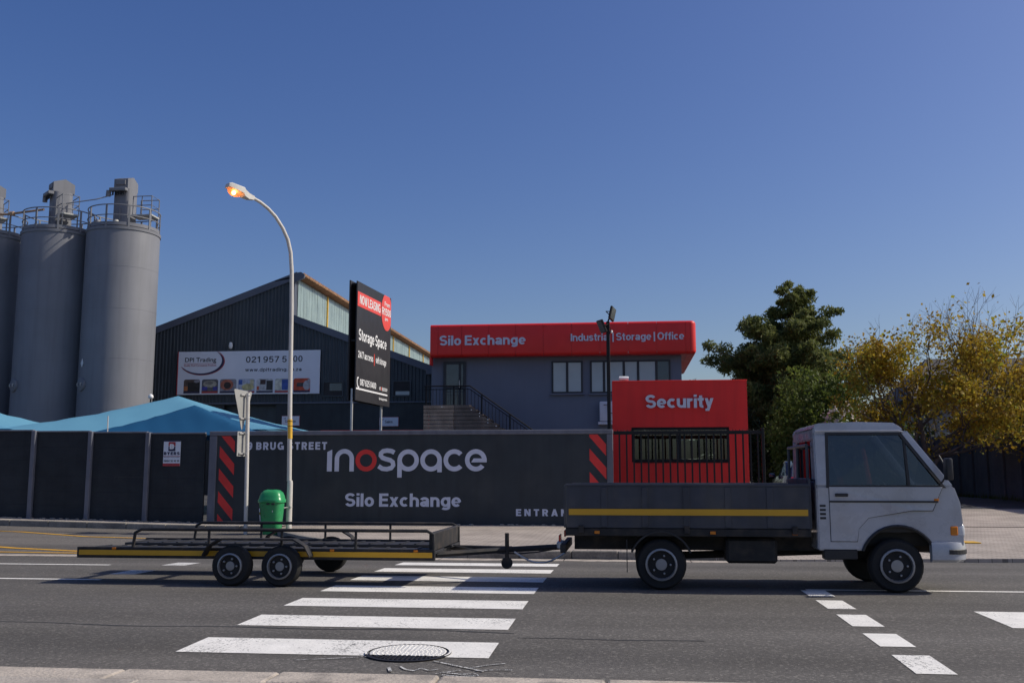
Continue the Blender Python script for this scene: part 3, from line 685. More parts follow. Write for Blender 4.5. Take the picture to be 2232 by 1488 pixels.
# small security sign on the fence
sg = thing('notice_plate', 'small white red and navy security notice on the dark fence', 'sign', (-11.41, WY+.03, 1.5)); ps = on_y(WY+.03)
b = B(); b.box(-11.64, -11.19, WY+.03, WY+.04, 1.52, 2.165, .002); obj('plate', b, 'board_white', sg); ps = on_y(WY+.026)
flat('print_band', [rect(-11.64, -11.19, 2.135, 2.165)], ps, 'navy', sg); flat('print_band', [rect(-11.64, -11.19, 1.765, 1.775)], ps, 'crimson', sg)
flat('print_band', [rect(-11.64, -11.19, 1.52, 1.59)], ps, 'crimson', sg)
flat('emblem_top', [rrect(-11.51, -11.325, 2.02, 2.125, .015, 3, (1, 1, 0, 0))], ps, 'crimson', sg); flat('emblem_base', [rrect(-11.51, -11.325, 1.895, 2.01, .015, 3, (0, 0, 1, 1))], ps, 'navy', sg)
sign_text('B', -11.475, -11.36, 1.945, .13, on_y(WY+.023), 'white', sg, 27)
sign_text('BYERS', -11.625, -11.205, 1.80, .075, ps, 'navy', sg, 25, 14); sign_text('SECURITY SOLUTIONS', -11.625, -11.205, 1.73, .024, ps, 'navy', sg, 14, 12)
sign_text('0860 16 16 16', -11.62, -11.21, 1.625, .05, ps, 'ink', sg, 18, 10)

# ------------------------------------------------------------------ gate, booth, floodlight mast
gt = thing('sliding_gate', 'black vertical-bar sliding gate in front of the red booth', 'gate', (1.6, 24.1, .1))
bar = B().box(-.02, .02, -.02, .02, .16, 2.26, .003).mesh('bar'); bar.materials.append(M['black_metal'])
for i in range(20):
    o = link('bar', bar, 'black_metal', gt); o.location = Vector((-.15+.172*i, 24.1, 0))-gt.location
for z0, z1, nm in ((2.262, 2.345, 'top_rail'), (.10, .16, 'bottom_rail')):
    b = B(); b.box(-.29, 3.22, 24.07, 24.13, z0, z1, .004); obj(nm, b, 'black_metal', gt)
b = B(); b.box(3.2, 3.27, 24.05, 24.15, .08, 2.4, .006); obj('end_post', b, 'black_metal', gt)
b = B()
for i in range(41):
    x = -.2+.083*i; b.tube([(x, 24.1, 2.33), (x+random.uniform(-.02, .02), 24.1+random.uniform(-.02, .02), 2.375)], .008, 4)
o = obj('spike_strip', b, 'black_metal', gt); o['kind'] = 'stuff'

bt = thing('security_booth', 'red plastered guard booth with raised Security lettering', 'booth', (1.4, 27, .1))
x0, x1, y0, y1, z0, z1 = -.33, 3.07, 25.5, 28.4, .05, 3.67
b = B(); t = .15
def wall_with_hole(b, x0, x1, y0, y1, z0, z1, hx0, hx1, hz0, hz1):
    b.box(x0, x1, y0, y1, hz1, z1, .012); b.box(x0, x1, y0, y1, z0, hz0, .012); b.box(x0, hx0, y0+.002, y1-.002, hz0, hz1); b.box(hx1, x1, y0+.002, y1-.002, hz0, hz1)
b2 = B(); b2.prism([(x0, z0), (x1, z0), (x1, z1), (x0, z1)], 'xz', y0, y0+t); obj_front = None
b2.bm.free()
def holed_wall(Y0, Y1, hole):
    hx0, hx1, hz0, hz1 = hole; bb = B()
    def lay(Y):
        return [bb.bm.verts.new((x, Y, z)) for x, z in ((x0, z0), (x1, z0), (x1, z1), (x0, z1), (hx0, hz0), (hx1, hz0), (hx1, hz1), (hx0, hz1))]
    A, C = lay(Y0), lay(Y1)
    for S in (A, C):
        for i in range(4): j = (i+1) % 4; bb.bm.faces.new((S[i], S[j], S[4+j], S[4+i]))
    for i in range(4):
        j = (i+1) % 4; bb.bm.faces.new((A[i], A[j], C[j], C[i])); bb.bm.faces.new((A[4+i], A[4+j], C[4+j], C[4+i]))
    return bb
hole = (.15, 2.60, 1.62, 2.50)
obj('front_wall', holed_wall(y0, y0+t, hole), 'red_plaster', bt); obj('rear_wall', holed_wall(y1-t, y1, (1.45, 2.5, 1.5, 2.3)), 'red_plaster', bt)
for xa in (x0, x1-t):
    b = B(); b.box(xa, xa+t, y0+t, y1-t, z0, z1-.003); obj('side_wall', b, 'red_plaster', bt)
b = B(); b.box(x0+t, x1-t, y0+t, y1-t, 2.95, 3.1); obj('roof_slab', b, 'interior', bt)
b = B(); b.box(x0+.005, x1+.012, y0-.012, y1+.01, z1, z1+.025, .008); obj('parapet_cap', b, 'red_plaster', bt)
b = B(); b.box(x0+t, x1-t, y0+t, y1-t, z0, .14); obj('floor', b, 'interior', bt)
wf = None
b = B()
for r_ in ((.15, 2.60, 2.43, 2.50), (.15, 2.60, 1.62, 1.69), (.15, .21, 1.69, 2.43), (2.54, 2.60, 1.69, 2.43), (1.33, 1.40, 1.69, 2.43)): b.box(r_[0]+.001, r_[1]-.001, y0+.03, y0+.09, r_[2]+.001, r_[3]-.001, .004)
wf = obj('window', b, 'black_metal', bt)
for xa, xb in ((.21, 1.33), (1.40, 2.54)):
    b = B(); b.box(xa, xb, y0+.055, y0+.063, 1.69, 2.43); obj('pane', b, 'glass', wf)
b = B(); b.box(.2, 2.55, y0-.02, y0+.2, 1.60, 1.618); obj('sill', b, 'black_metal', wf)
b = B(); b.box(.3, 2.5, 25.75, 26.2, 1.15, 1.20); b.box(.3, .36, 25.8, 26.15, .14, 1.15); b.box(2.44, 2.5, 25.8, 26.15, .14, 1.15); tag(obj('desk', b, 'interior'), 'grey counter desk inside the red guard booth', 'desk')
for i, (xa, m_) in enumerate(((.55, 'blinds'), (.86, 'blinds'), (1.18, 'blinds'))):
    b = B()
    for k in range(5): b.box(xa+.045*k, xa+.045*k+.036, y1-t-.03, y1-t-.02, 1.75, 2.38)
    o = obj('blind', b, m_, bt); o['kind'] = 'stuff'
b = B(); b.box(.35, .95, 27.2, 27.9, .14, 1.95, .02); tag(obj('cupboard', b, 'brown'), 'brown wooden cupboard seen through the booth window', 'cupboard')
b = B(); b.box(1.5, 1.95, 27.95, 28.2, 1.75, 2.25, .01); tag(obj('notice_board', b, 'blinds'), 'pale notice board on the rear wall inside the booth', 'board')
sign_text('Security', .52, 2.23, 2.985, .33, on_y(y0-.02), 'letter', bt, 19.5, 5, extrude=.05, name='raised_lettering')
cmr = thing('security_camera', 'small white camera on top of the red booth', 'camera', (-.02, 25.6, 3.69))
b = B(); b.tube([(-.02, 25.62, 3.695), (-.02, 25.62, 3.76)], .02, 8); obj('bracket', b, 'ac_white', cmr)
b = B(); b.lathe([(.03, -.13), (.055, -.12), (.055, .1), (.045, .12)], (-.02, 25.6, 3.765), 14, 'x'); obj('housing', b, 'white', cmr, 40)

fl = thing('floodlight_mast', 'black square mast with two floodlights beside the red booth', 'mast', (-.40, 24.75, .1))
b = B(); b.box(-.445, -.355, 24.7, 24.8, .05, 5.12, .008); obj('mast', b, 'black_metal', fl)
def flood(c, rot):
    m = Matrix.Translation(c) @ rot
    b = B(); b.box(-.14, .14, -.02, .04, -.17, .17, .015); b.xf(m); h = obj('floodlight', b, 'black_metal', fl)
    b = B(); b.box(-.12, .12, -.024, -.021, -.15, .15); b.xf(m); obj('lens', b, 'film_dark', h)
    b = B(); b.tube([m @ Vector((-.15, .02, 0)), m @ Vector((-.15, .12, 0)), m @ Vector((.15, .12, 0)), m @ Vector((.15, .02, 0))], .012, 6); obj('yoke', b, 'black_metal', h)
flood((-.28, 24.75, 5.32), Matrix.Rotation(R(35), 4, 'Y') @ Matrix.Rotation(R(65), 4, 'Z') @ Matrix.Rotation(R(-25), 4, 'X'))
flood((-.56, 24.72, 5.0), Matrix.Rotation(R(-60), 4, 'Z') @ Matrix.Rotation(R(25), 4, 'X'))
b = B(); b.tube([(-.40, 24.75, 5.12), (-.36, 24.75, 5.22), (-.3, 24.75, 5.3)], .02, 8); b.tube([(-.44, 24.75, 5.0), (-.55, 24.74, 5.0)], .018, 8); obj('arm', b, 'black_metal', fl)
b = B(); b.tube([(-.39, 24.69, 5.0), (-.34, 24.68, 4.96), (-.33, 24.69, 4.9), (-.36, 24.695, 4.8)], .008, 6); obj('cable', b, 'black_metal', fl)
b = B(); b.lathe([(.0, -.04), (.025, -.03), (.03, .0), (.025, .03), (0, .04)], (-.31, 24.72, 4.86), 10); obj('sensor', b, 'white', fl, 60)

# ------------------------------------------------------------------ two-storey building with the red fascia
BY = 40.0
sb = thing('office_building', 'slate blue two storey office with wide rounded red fascia', 'building', (-2.8, 43.5, .4))
b = B(); b.box(-7.92, 2.27, BY, 47.4, .2, 6.10); obj('wall', b, 'wall_blue', sb)
FX0, FX1, FY, FZ0, FZ1, FR = -7.88, 2.84, 39.4, 6.07, 7.40, .13
prof = [(.35, FZ0)]+[(FR-FR*math.sin(R(a)), FZ0+FR-FR*math.cos(R(a))) for a in range(0, 91, 15)]+[(FR-FR*math.cos(R(a)), FZ1-FR+FR*math.sin(R(a))) for a in range(0, 91, 15)]+[(.35, FZ1)]
def sweep(path, end_caps=True):
    b = B(); rings = []
    for (x, y, nx, ny) in path: rings.append([(x-nx*i, y-ny*i, z) for i, z in prof])
    return b.loft(rings, end_caps)
CR = .22
seams = [FX0, -7.55, -6.57, -5.46, -4.36, -3.24, -2.10, -.97, .16, 1.29, 2.43, FX1-CR]
for xa, xb in zip(seams, seams[1:]):
    obj('fascia_panel', sweep([(xa+.007, FY, 0, -1), (xb-.007, FY, 0, -1)]), 'red', sb, 35)
# rounded corner: the profile turned about the corner centre
cpath = []
for k in range(0, 9):
    a = R(-90+90*k/8); cpath.append((FX1-CR+CR*math.cos(a), FY+CR+CR*math.sin(a), math.cos(a), math.sin(a)))
bb = B(); rings = []
for (x, y, nx, ny) in cpath: rings.append([(x-nx*min(i, CR-.01), y-ny*min(i, CR-.01), z) for i, z in prof])
obj('fascia_corner', bb.loft(rings, True), 'red', sb, 35)
for ya, yb in zip([FY+CR+.004, 41.2, 42.8, 44.4, 46.0], [41.2, 42.8, 44.4, 46.0, 47.5]):
    obj('fascia_panel', sweep([(FX1, ya+.007, 1, 0), (FX1, yb-.007, 1, 0)]), 'red', sb, 35)
b = B(); b.box(FX0+.02, FX1-.3, FY+.3, 47.5, FZ0+.02, FZ0+.1); b.box(FX1-.32, FX1-.25, FY+.3, 47.5, FZ0+.012, FZ0+.1); obj('soffit', b, 'red', sb)
b = B(); b.box(FX0+.05, FX1-.3, FY+.3, 47.5, FZ1-.12, FZ1-.06); obj('roof_deck', b, 'roof_grey', sb)
b = B(); b.box(FX0+.03, FX1-.3, FY+.03, FY+.28, FZ0+.14, FZ1-.14); b.box(FX1-.28, FX1-.03, FY+.3, 47.45, FZ0+.14, FZ1-.14); obj('fascia_backing', b, 'red', sb)
b = B(); b.box(FX0-.03, FX0+.04, FY+.05, FY+.5, 5.75, FZ0-.002, .01); obj('drip_corner', b, 'red', sb)
pf = on_y(FY-.005)
sign_text('Silo Exchange', -7.48, -3.95, 6.53, .40, pf, 'letter', sb, 19, 7, extrude=.03)
sign_text('Industrial | Storage | Office', -2.13, 2.37, 6.63, .30, pf, 'letter', sb, 17.5, 6, extrude=.03)
def window(x0, x1, z0, z1, mull, panes, parent=sb, Y=BY, m='film', dz=.07, sill=True):
    b = B(); f = .07
    for r_ in ((x0, x1, z1-f, z1), (x0, x1, z0, z0+f), (x0, x0+f, z0+f, z1-f), (x1-f, x1, z0+f, z1-f)): b.box(r_[0], r_[1], Y-.05, Y-.002, r_[2], r_[3], .005)
    for mx in mull: b.box(mx-.05, mx+.05, Y-.055, Y-.002, z0+f, z1-f, .005)
    wo = obj('window', b, 'dark_frame', parent)
    xs_ = [x0+f]+[v for mx in mull for v in (mx-.05, mx+.05)]+[x1-f]
    for k in range(0, len(xs_), 2):
        mm = panes[k//2] if isinstance(panes, (list, tuple)) else panes
        b = B(); b.box(xs_[k], xs_[k+1], Y-.03, Y-.012, z0+f, z1-f); obj('pane', b, mm, wo)
    if sill: b = B(); b.box(x0-.06, x1+.06, Y-.12, Y, z0-.07, z0-.003, .01); obj('sill', b, 'wall_blue', wo)
    return wo
window(-2.95, -1.69, 4.58, 5.90, [-2.32], 'film')
window(-1.39, 1.83, 4.57, 5.90, [-.83, -.03, .54, 1.27], ['film', 'film', 'film', 'film', 'film_dark'])
# glazed door at the head of the stair
b = B()
for r_ in ((-7.42, -7.30, 4.04, 5.93), (-6.60, -6.48, 4.04, 5.93), (-7.30, -6.60, 5.82, 5.93), (-7.30, -6.60, 4.78, 4.92), (-6.78, -6.68, 4.04, 5.82), (-7.30, -6.60, 4.04, 4.10)): b.box(r_[0], r_[1], BY-.06, BY-.002, r_[2], r_[3], .005)
dr = obj('door', b, 'dark_frame', sb)
for r_ in ((-7.30, -6.78, 4.92, 5.82), (-7.30, -6.78, 4.10, 4.78), (-6.68, -6.60, 4.10, 5.82)):
    b = B(); b.box(r_[0], r_[1], BY-.035, BY-.012, r_[2], r_[3]); obj('pane', b, 'door_pane', dr)
b = B(); b.tube([(-6.74, BY-.1, 4.85), (-6.74, BY-.1, 5.15)], .015, 8); obj('handle', b, 'galv', dr)
# stair: landing, stringer, timber slat cladding, railing
stt = thing('outside_stair', 'timber clad outside stair with black railing up to the office door', 'staircase', (-5.5, 39.3, .4))
SL = .715
b = B(); b.box(-7.95, -6.1, 38.55, BY-.01, 3.92, 4.04); obj('landing', b, 'wood_shaded', stt)
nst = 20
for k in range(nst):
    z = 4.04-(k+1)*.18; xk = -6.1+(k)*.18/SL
    if z > .4: b = B(); b.box(xk, xk+.28, 38.62, BY-.01, z-.05, z, .006); obj('tread', b, 'wood_shaded', stt)
for k in range(24):
    zt = 4.03-.148*k; zb = zt-.125
    if zb < .45: break
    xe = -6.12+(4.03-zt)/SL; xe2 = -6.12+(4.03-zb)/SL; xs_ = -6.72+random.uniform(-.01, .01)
    for (xa, xb, xc, mm) in ((-7.93, xs_, xs_, 'wood'), (xs_+.012, xe, xe2, 'wood_shaded')):
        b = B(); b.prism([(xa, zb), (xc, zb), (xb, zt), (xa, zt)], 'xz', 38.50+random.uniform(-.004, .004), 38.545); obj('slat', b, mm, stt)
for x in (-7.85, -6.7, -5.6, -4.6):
    zt = min(3.9, 3.9-(x+6.12)*SL); b = B(); b.box(x-.05, x+.05, 38.56, 38.66, .35, zt); obj('post', b, 'wood_shaded', stt)
rl = B(); rt = [(-7.93, 38.6, 4.80), (-6.1, 38.6, 4.80), (-1.6, 38.6, 4.80-4.5*SL+.05)]
rl.tube(rt, .028, 8); rl.tube([(p[0], p[1], p[2]-.13) for p in rt], .018, 6); obj('handrail', rl, 'black_metal', stt)
bal = B().tube([(0, 0, 0), (0, 0, .66)], .011, 5).mesh('baluster'); bal.materials.append(M['black_metal'])
pst = B().box(-.03, .03, -.03, .03, -.1, .77).mesh('newel'); pst.materials.append(M['black_metal'])
for i in range(40):
    x = -7.86+.14*i; zb = 4.05 if x < -6.1 else 4.05-(x+6.1)*SL
    if zb < .6: break
    o = link('newel' if i % 8 == 0 else 'baluster', pst if i % 8 == 0 else bal, None, stt); o.location = Vector((x, 38.6, zb))-stt.location
for i in range(7):
    z = 3.97-.128*i; x = -6.02+(i//2)*.33 if i else -7.2
    b = B(); b.lathe([(.001, -.02), (.022, -.015), (.022, .0), (.001, .004)], (x, 38.5, z), 8, 'y'); obj('step_light', b, 'white', stt)
ac = thing('aircon_unit', 'white outdoor air conditioning unit on slate blue wall behind the mast', 'air conditioner', (-.62, 39.8, 3.3))
b = B(); b.box(-1.02, -.22, 39.62, 39.93, 3.42, 4.22, .05, 3); obj('casing', b, 'ac_white', ac, 40)
b = B(); b.tube([(-.85, 39.6, 4.08), (-.7, 39.58, 4.08), (-.68, 39.58, 3.85), (-.6, 39.58, 3.75), (-.45, 39.6, 3.74)], .016, 6); obj('pipe', b, 'plastic', ac)
b = B(); b.box(-1.08, -.2, 39.6, 40, 3.30, 3.40, .01); obj('bracket', b, 'ac_white', ac)

# ------------------------------------------------------------------ warehouse with clerestory
GY = 42.0
XL, XP, XR = -29.0, -14.55, -8.18
def zl(x): return 10.12+(x-XP)*.364         # left slope
def zr(x): return 8.22-(x-XP)*.373          # right slope
wh = thing('warehouse', 'dark corrugated warehouse with raised clerestory and gabled front', 'warehouse', (-16, 44, .4))
b = B(); pts = []; x = XL; ph = [(0, 0), (.055, 0), (.085, -.035), (.13, -.035)]
while x < XR:
    for dx, dy in ph: pts.append((x+dx, dy))
    x += .16
pts = [p for p in pts if p[0] < XR]
zlow = 4.42
prev = None
for (x, dy) in pts:
    zt = zl(x) if x < XP else zr(x)
    cur = (b.bm.verts.new((x, GY+dy, zlow)), b.bm.verts.new((x, GY+dy, zt)))
    if prev: b.bm.faces.new((prev[0], cur[0], cur[1], prev[1]))
    prev = cur
obj('cladding', b, 'clad', wh)
b = B(); b.box(XL, -17.62, GY+.0, GY+.25, .3, 4.40); b.box(-15.25, XR, GY, GY+.25, .3, 4.40); b.box(-17.62, -15.25, GY, GY+.25, 4.36, 4.40); obj('lower_wall', b, 'wall_dark', wh)
b = B(); b.box(XL, XR, GY-.07, GY+.1, 4.40, 4.47, .01); obj('ledge_flashing', b, 'clad_trim', wh)
b = B(); b.box(-17.6, -15.27, GY+1.4, GY+1.45, .3, 4.36); obj('door_recess', b, 'patch', wh)
b = B(); b.box(XL, XR, GY+.3, 80, .3, 5.6); obj('body_wall', b, 'clad', wh)
for (xa, za, xb, zb, nm) in ((XL, zl(XL), XP+.1, zl(XP+.1), 'barge_board'), (XP-.02, zr(XP-.02), XR+.15, zr(XR+.15), 'barge_board')):
    b = B(); b.prism([(xa, za-.2), (xb, zb-.2), (xb, zb+.12), (xa, za+.12)], 'xz', GY-.10, GY-.045); obj(nm, b, 'clad_trim', wh)
# roofs and upper body
def slope(xa, za, xb, zb, ya, yb, m, nm, th=.06, corr=True):
    b = B(); b.prism([(xa, za), (xb, zb), (xb, zb+th), (xa, za+th)], 'xz', ya, yb); return obj(nm, b, m, wh)
slope(XL, zl(XL)+.02, XP+.02, zl(XP+.02)+.02, GY-.08, 80, 'roof_grey', 'left_roof'); slope(XP, zr(XP)+.02, XR+.2, zr(XR+.2)+.02, GY-.08, 80, 'roof_grey', 'right_roof')
b = B(); b.prism([(XL+1, 5.5), (XP-.1, 5.5), (XP-.1, zl(XP)-.1), (XL+1, zl(XL+1)-.1)], 'xz', GY+.2, 80); b.prism([(XP-.1, 5.5), (XR-.1, 5.5), (XP-.1, zr(XP)-.15)], 'xz', GY+.2, 80); obj('upper_body', b, 'clad', wh)
b = B(); b.box(XP-.18, XP+.02, GY-.09, GY+.12, zr(XP)-.3, zl(XP)+.02, .02); obj('ridge_post', b, 'clad_trim', wh)
# clerestory panes and yellow mullions, facing the sun
CX_ = XP+.06; zc0, zc1 = 8.15, 9.98
pane = B().box(-.008, .008, .01, .385, 0, zc1-zc0).mesh('pane'); pane.materials.append(M['clere'])
mul = B().box(-.03, .05, -.05, .05, 0, zc1-zc0).mesh('mullion'); mul.materials.append(M['yellow'])
cl = obj('clerestory', B().box(CX_-.16, CX_-.03, GY+.1, 79.5, zc0-.05, zc1+.05), 'clad_trim', wh)
y = GY+.25; k = 0
while y < 79:
    o = link('pane', pane, 'clere', cl); o.location = (CX_+random.uniform(-.004, .004), y, zc0)
    y += .4; k += 1
for i in range(8):
    o = link('mullion', mul, 'yellow', cl); o.location = (CX_+.01, 46.6+4.65*i, zc0)
b = B(); n = 330; ya, yb = GY-.1, 80
rings = []
for i in range(n+1):
    y = ya+(yb-ya)*i/n; dz = .03*math.sin(i*math.pi/1.5*.75)
    dz = .028*(1 if i % 2 else -1)
    rings.append([(XP-.9, y, zl(XP)-.2+dz), (XP+.42, y, zl(XP)+.1+dz), (XP+.42, y, zl(XP)+.0+dz-.015), (XP-.9, y, zl(XP)-.235+dz)])
b.loft(rings); obj('eave_sheet', b, 'rust_roof', wh)
b = B(); b.prism([(XP-.1, 9.75), (XP+.44, 9.98), (XP+.47, 10.14), (XP+.3, 10.26), (XP-.1, 10.2)], 'xz', GY-.14, GY-.02); obj('ridge_cap', b, 'clad_trim', wh)
# gutter box and downpipe at the right eave
b = B(); b.box(XR-.35, XR+.28, GY-.2, GY+.1, 5.60, 5.86, .02); b.box(XR+.02, XR+.17, GY-.22, GY-.08, 5.35, 5.6, .02); gb = obj('rain_hopper', b, 'clad_trim', wh)
b = B(); b.tube([(XR+.09, GY-.15, 5.36), (XR+.09, GY-.15, .4)], .085, 12); obj('downpipe', b, 'wall_blue', wh, 40)
def louvre(x0, x1, z0, z1, px0, px1, pz0, pz1, m):
    b = B(); b.box(x0, x1, GY-.06, GY-.045, z0, z1); f = obj('window', b, 'patch', wh)
    b = B(); b.box(px0, px1, GY-.075, GY-.062, pz0, pz1); obj('pane', b, m, f)
    b = B(); b.box(x0-.05, x1+.05, GY-.09, GY-.04, z1, z1+.05); b.box(x0-.05, x1+.05, GY-.09, GY-.04, z0-.05, z0); b.box(x0-.05, x0, GY-.09, GY-.04, z0, z1); b.box(x1, x1+.05, GY-.09, GY-.04, z0, z1); obj('frame', b, 'clad', f)
louvre(-13.1, -12.26, 4.74, 5.32, -12.83, -12.28, 4.95, 5.28, 'film_dark'); louvre(-9.98, -9.25, 4.72, 5.32, -9.88, -9.27, 4.74, 4.9, 'film')
b = B(); b.box(-13.2, -8.3, GY-.012, GY-.004, 3.14, 3.24); obj('painted_band', b, 'red_paint', wh)
b = B(); b.box(-8.45, -8.38, GY-.012, GY-.004, .5, 3.85); obj('painted_band', b, 'red_paint', wh)
wlm = thing('wall_lamp', 'small white lamp fixed above the big white trading sign', 'lamp', (-17.35, 41.9, 6.8))
b = B(); b.lathe([(.02, .22), (.06, .2), (.09, .05), (.07, -.05), (.02, -.08)], (-17.36, 41.83, 6.93), 12); obj('shade', b, 'white', wlm, 50); b = B(); b.box(-17.4, -17.32, 41.83, 41.97, 7.05, 7.12); obj('bracket', b, 'dark_frame', wlm)

# big trading sign
SX = lambda p: -19.77+(p-393)*.02114
SZ = lambda p: 6.745-(p-765)*.0206
ds = thing('trading_sign', 'wide white trading sign with logo phone number and seven product pictures', 'sign', (-16.5, 41.9, 4.83)); PD = on_y(41.852); PD2 = on_y(41.848); PD3 = on_y(41.844)
b = B(); b.box(-19.79, -13.27, 41.86, 41.91, 4.83, 6.75, .006); obj('panel', b, 'board_white', ds)
b = B(); b.box(-19.81, -19.77, 41.85, 41.915, 4.81, 6.77); obj('edge_strip', b, 'crimson', ds)
def zo(zx, zy): return SX(380+zx/6.565), SZ(750+zy/6.565)
def cres(k, off):
    o, i_ = [], []
    for t in range(33):
        a = R(198-(198+48)*t/32); f = t/32; th = .155*math.sin(math.pi*f)**.8+.004
        ox, oy = 432+322*k*math.cos(a), 245-(-1)*190*k*math.sin(a)*1 if False else 245-190*k*math.sin(a)
        ox, oy = 432+322*math.cos(a)*k, 245+190*math.sin(-a)*k*-1 if False else 245-190*math.sin(a)*k
        o.append((ox, oy)); i_.append((432+322*math.cos(a)*(k-th)-8*math.sin(math.pi*f), 245-190*math.sin(a)*(k-th)))
    return [[zo(*o[j]), zo(*o[j+1]), zo(*i_[j+1]), zo(*i_[j])] for j in range(32)]
# the swoosh runs from the left, under the name, up to the right
def swoosh(k, dx, tk):
    o, i_ = [], []
    for t in range(41):
        f = t/40; a = R(200+ (410-200)*f); th = tk*math.sin(math.pi*f)**.8+.002
        o.append((dx+325*math.cos(a)*k, 240-195*math.sin(a)*k)); i_.append((dx+325*math.cos(a)*(k-th), 240-195*math.sin(a)*(k-th)))
    return [[zo(*o[j]), zo(*o[j+1]), zo(*i_[j+1]), zo(*i_[j])] for j in range(40)]
flat('logo_swoosh', swoosh(1.0, 430, .10), PD, 'crimson', ds); flat('logo_swoosh', swoosh(.965, 428, .115), PD2, 'navy', ds)
lettering('DPI Trading', SX(407.5), SX(476), SZ(787), .19, PD, 'ink', ds, .012); flat('rule', [rect(SX(406), SX(476), SZ(791.2), SZ(790.4))], PD, 'crimson', ds)
lettering('Quality Fluid Conveyance Products', SX(405.5), SX(476.5), SZ(796.5), .08, PD, 'crimson', ds, .01)
sign_text('021 957 5', SX(541), SX(629), SZ(790), .27, PD, 'ink', ds, 14, 14); sign_text('00', SX(643), SX(663), SZ(789.5), .27, PD, 'ink', ds, 14, 14)
sign_text('www.dpitrading.co.za', SX(540), SX(661.5), SZ(809), .15, PD, 'ink', ds, 14, 14)
# seven product pictures: plain coloured still lifes
thumbs = [((.10, .07, .06), [((.02, .02, .022), 'r', (.25, 0, 1, .75)), ((.45, .16, .06), 'r', (0, .1, .25, .45)), ((.3, .3, .33), 'e', (.8, .85, .18, .12))], 'navy'),
          ((.10, .10, .11), [((.35, .33, .27), 'e', (.5, .62, .42, .28)), ((.05, .05, .3), 'r', (0, .12, .35, .4)), ((.05, .05, .3), 'r', (.7, .12, 1, .4)), ((.2, .19, .17), 'e', (.45, .7, .25, .12))], 'crimson'),
          ((.25, .25, .28), [((.42, .13, .08), 'e', (.42, .55, .40, .43)), ((.03, .02, .02), 'e', (.46, .5, .22, .27))], 'navy'),
          ((.45, .5, .6), [((.05, .12, .4), 'r', (0, .55, .25, 1)), ((.55, .5, .25), 'e', (.6, .35, .38, .27)), ((.6, .55, .35), 'r', (.72, .55, .95, 1))], 'crimson'),
          ((.5, .52, .54), [((.06, .03, .03), 'r', (.22, .55, .55, .95)), ((.03, .03, .035), 'r', (.6, .1, 1, .85)), ((.45, .1, .05), 'r', (0, .1, .16, .4))], 'navy'),
          ((.5, .52, .48), [((.04, .09, .35), 'r', (.42, .1, .85, .95)), ((.62, .62, .52), 'e', (.12, .5, .28, .36)), ((.25, .42, .03), 'r', (.87, .12, 1, .85))], 'crimson'),
          ((.52, .07, .03), [((.05, .05, .055), 'r', (.2, .35, .7, .65)), ((.4, .4, .42), 'e', (.8, .45, .22, .38)), ((.5, .52, .55), 'r', (.85, .7, 1, 1))], 'navy')]
def colour(c):
    k = 'print_%d_%d_%d' % tuple(int(v*100) for v in c)
    if k not in M: M[k] = mat(k, c, .5, var=.35, vscale=6)
    return k
for i, (bgc, shp, band) in enumerate(thumbs):
    xa = SX(407+39.7*i); xb = xa+35.5*.02114; za, zb = SZ(855), SZ(825)
    th = flat('product_picture', [rrect(xa, xb, za, zb, .09, 4, (1, 1, 0, 0))], PD, colour(bgc), ds)
    for c, k, q in shp:
        u = lambda t: xa+(xb-xa)*t
        v = lambda t: za+(zb-za)*(.1+.9*t)
        P = rect(u(max(.02, q[0])), u(min(.98, q[2])), v(q[1]), v(min(.93, q[3]))) if k == 'r' else ellipse(u(q[0]), v(q[1]), (xb-xa)*q[2], (zb-za)*q[3]*.9)
        P = [(min(max(p[0], xa+.01), xb-.01), min(max(p[1], za+.01), zb-.02)) for p in P]
        o = flat('print_shape', [P], on_y(41.848-.0015*shp.index((c, k, q))), colour(c), th)
    flat('caption_band', [rect(xa+.005, xb-.005, za+.003, za+.08)], on_y(41.842), band, th)
# door signs
for xa, xb, za, zb, txt, lab in ((-14.95, -14.17, 3.45, 3.86, 'Collection', 'small white collection sign on dark warehouse wall behind the street lamp'), (-10.58, -9.75, 3.40, 3.78, 'Sales', 'small white Sales sign on dark warehouse wall behind the black board')):
    s_ = thing('door_sign', lab, 'sign', ((xa+xb)/2, 41.9, za)); b = B(); b.box(xa, xb, GY-.05, GY-.01, za, zb, .004); obj('plate', b, 'board_white', s_)
    b = B(); b.box(xa-.02, xb+.02, GY-.008, GY-.002, za-.02, zb+.02); obj('border', b, 'crimson', s_)
    m_ = (xa+xb)/2; h_ = .24 if txt == 'Collection' else .17
    sign_text(txt, m_-h_, m_+h_, za+.13, .12, on_y(GY-.054), 'ink', s_, 15, 8); flat('mark', swoosh(1, 0, .1) and [[(xa+.06, zb-.10), (xa+.16, zb-.12), (xa+.2, zb-.04), (xa+.15, zb-.09)]], on_y(GY-.054), 'navy', s_)

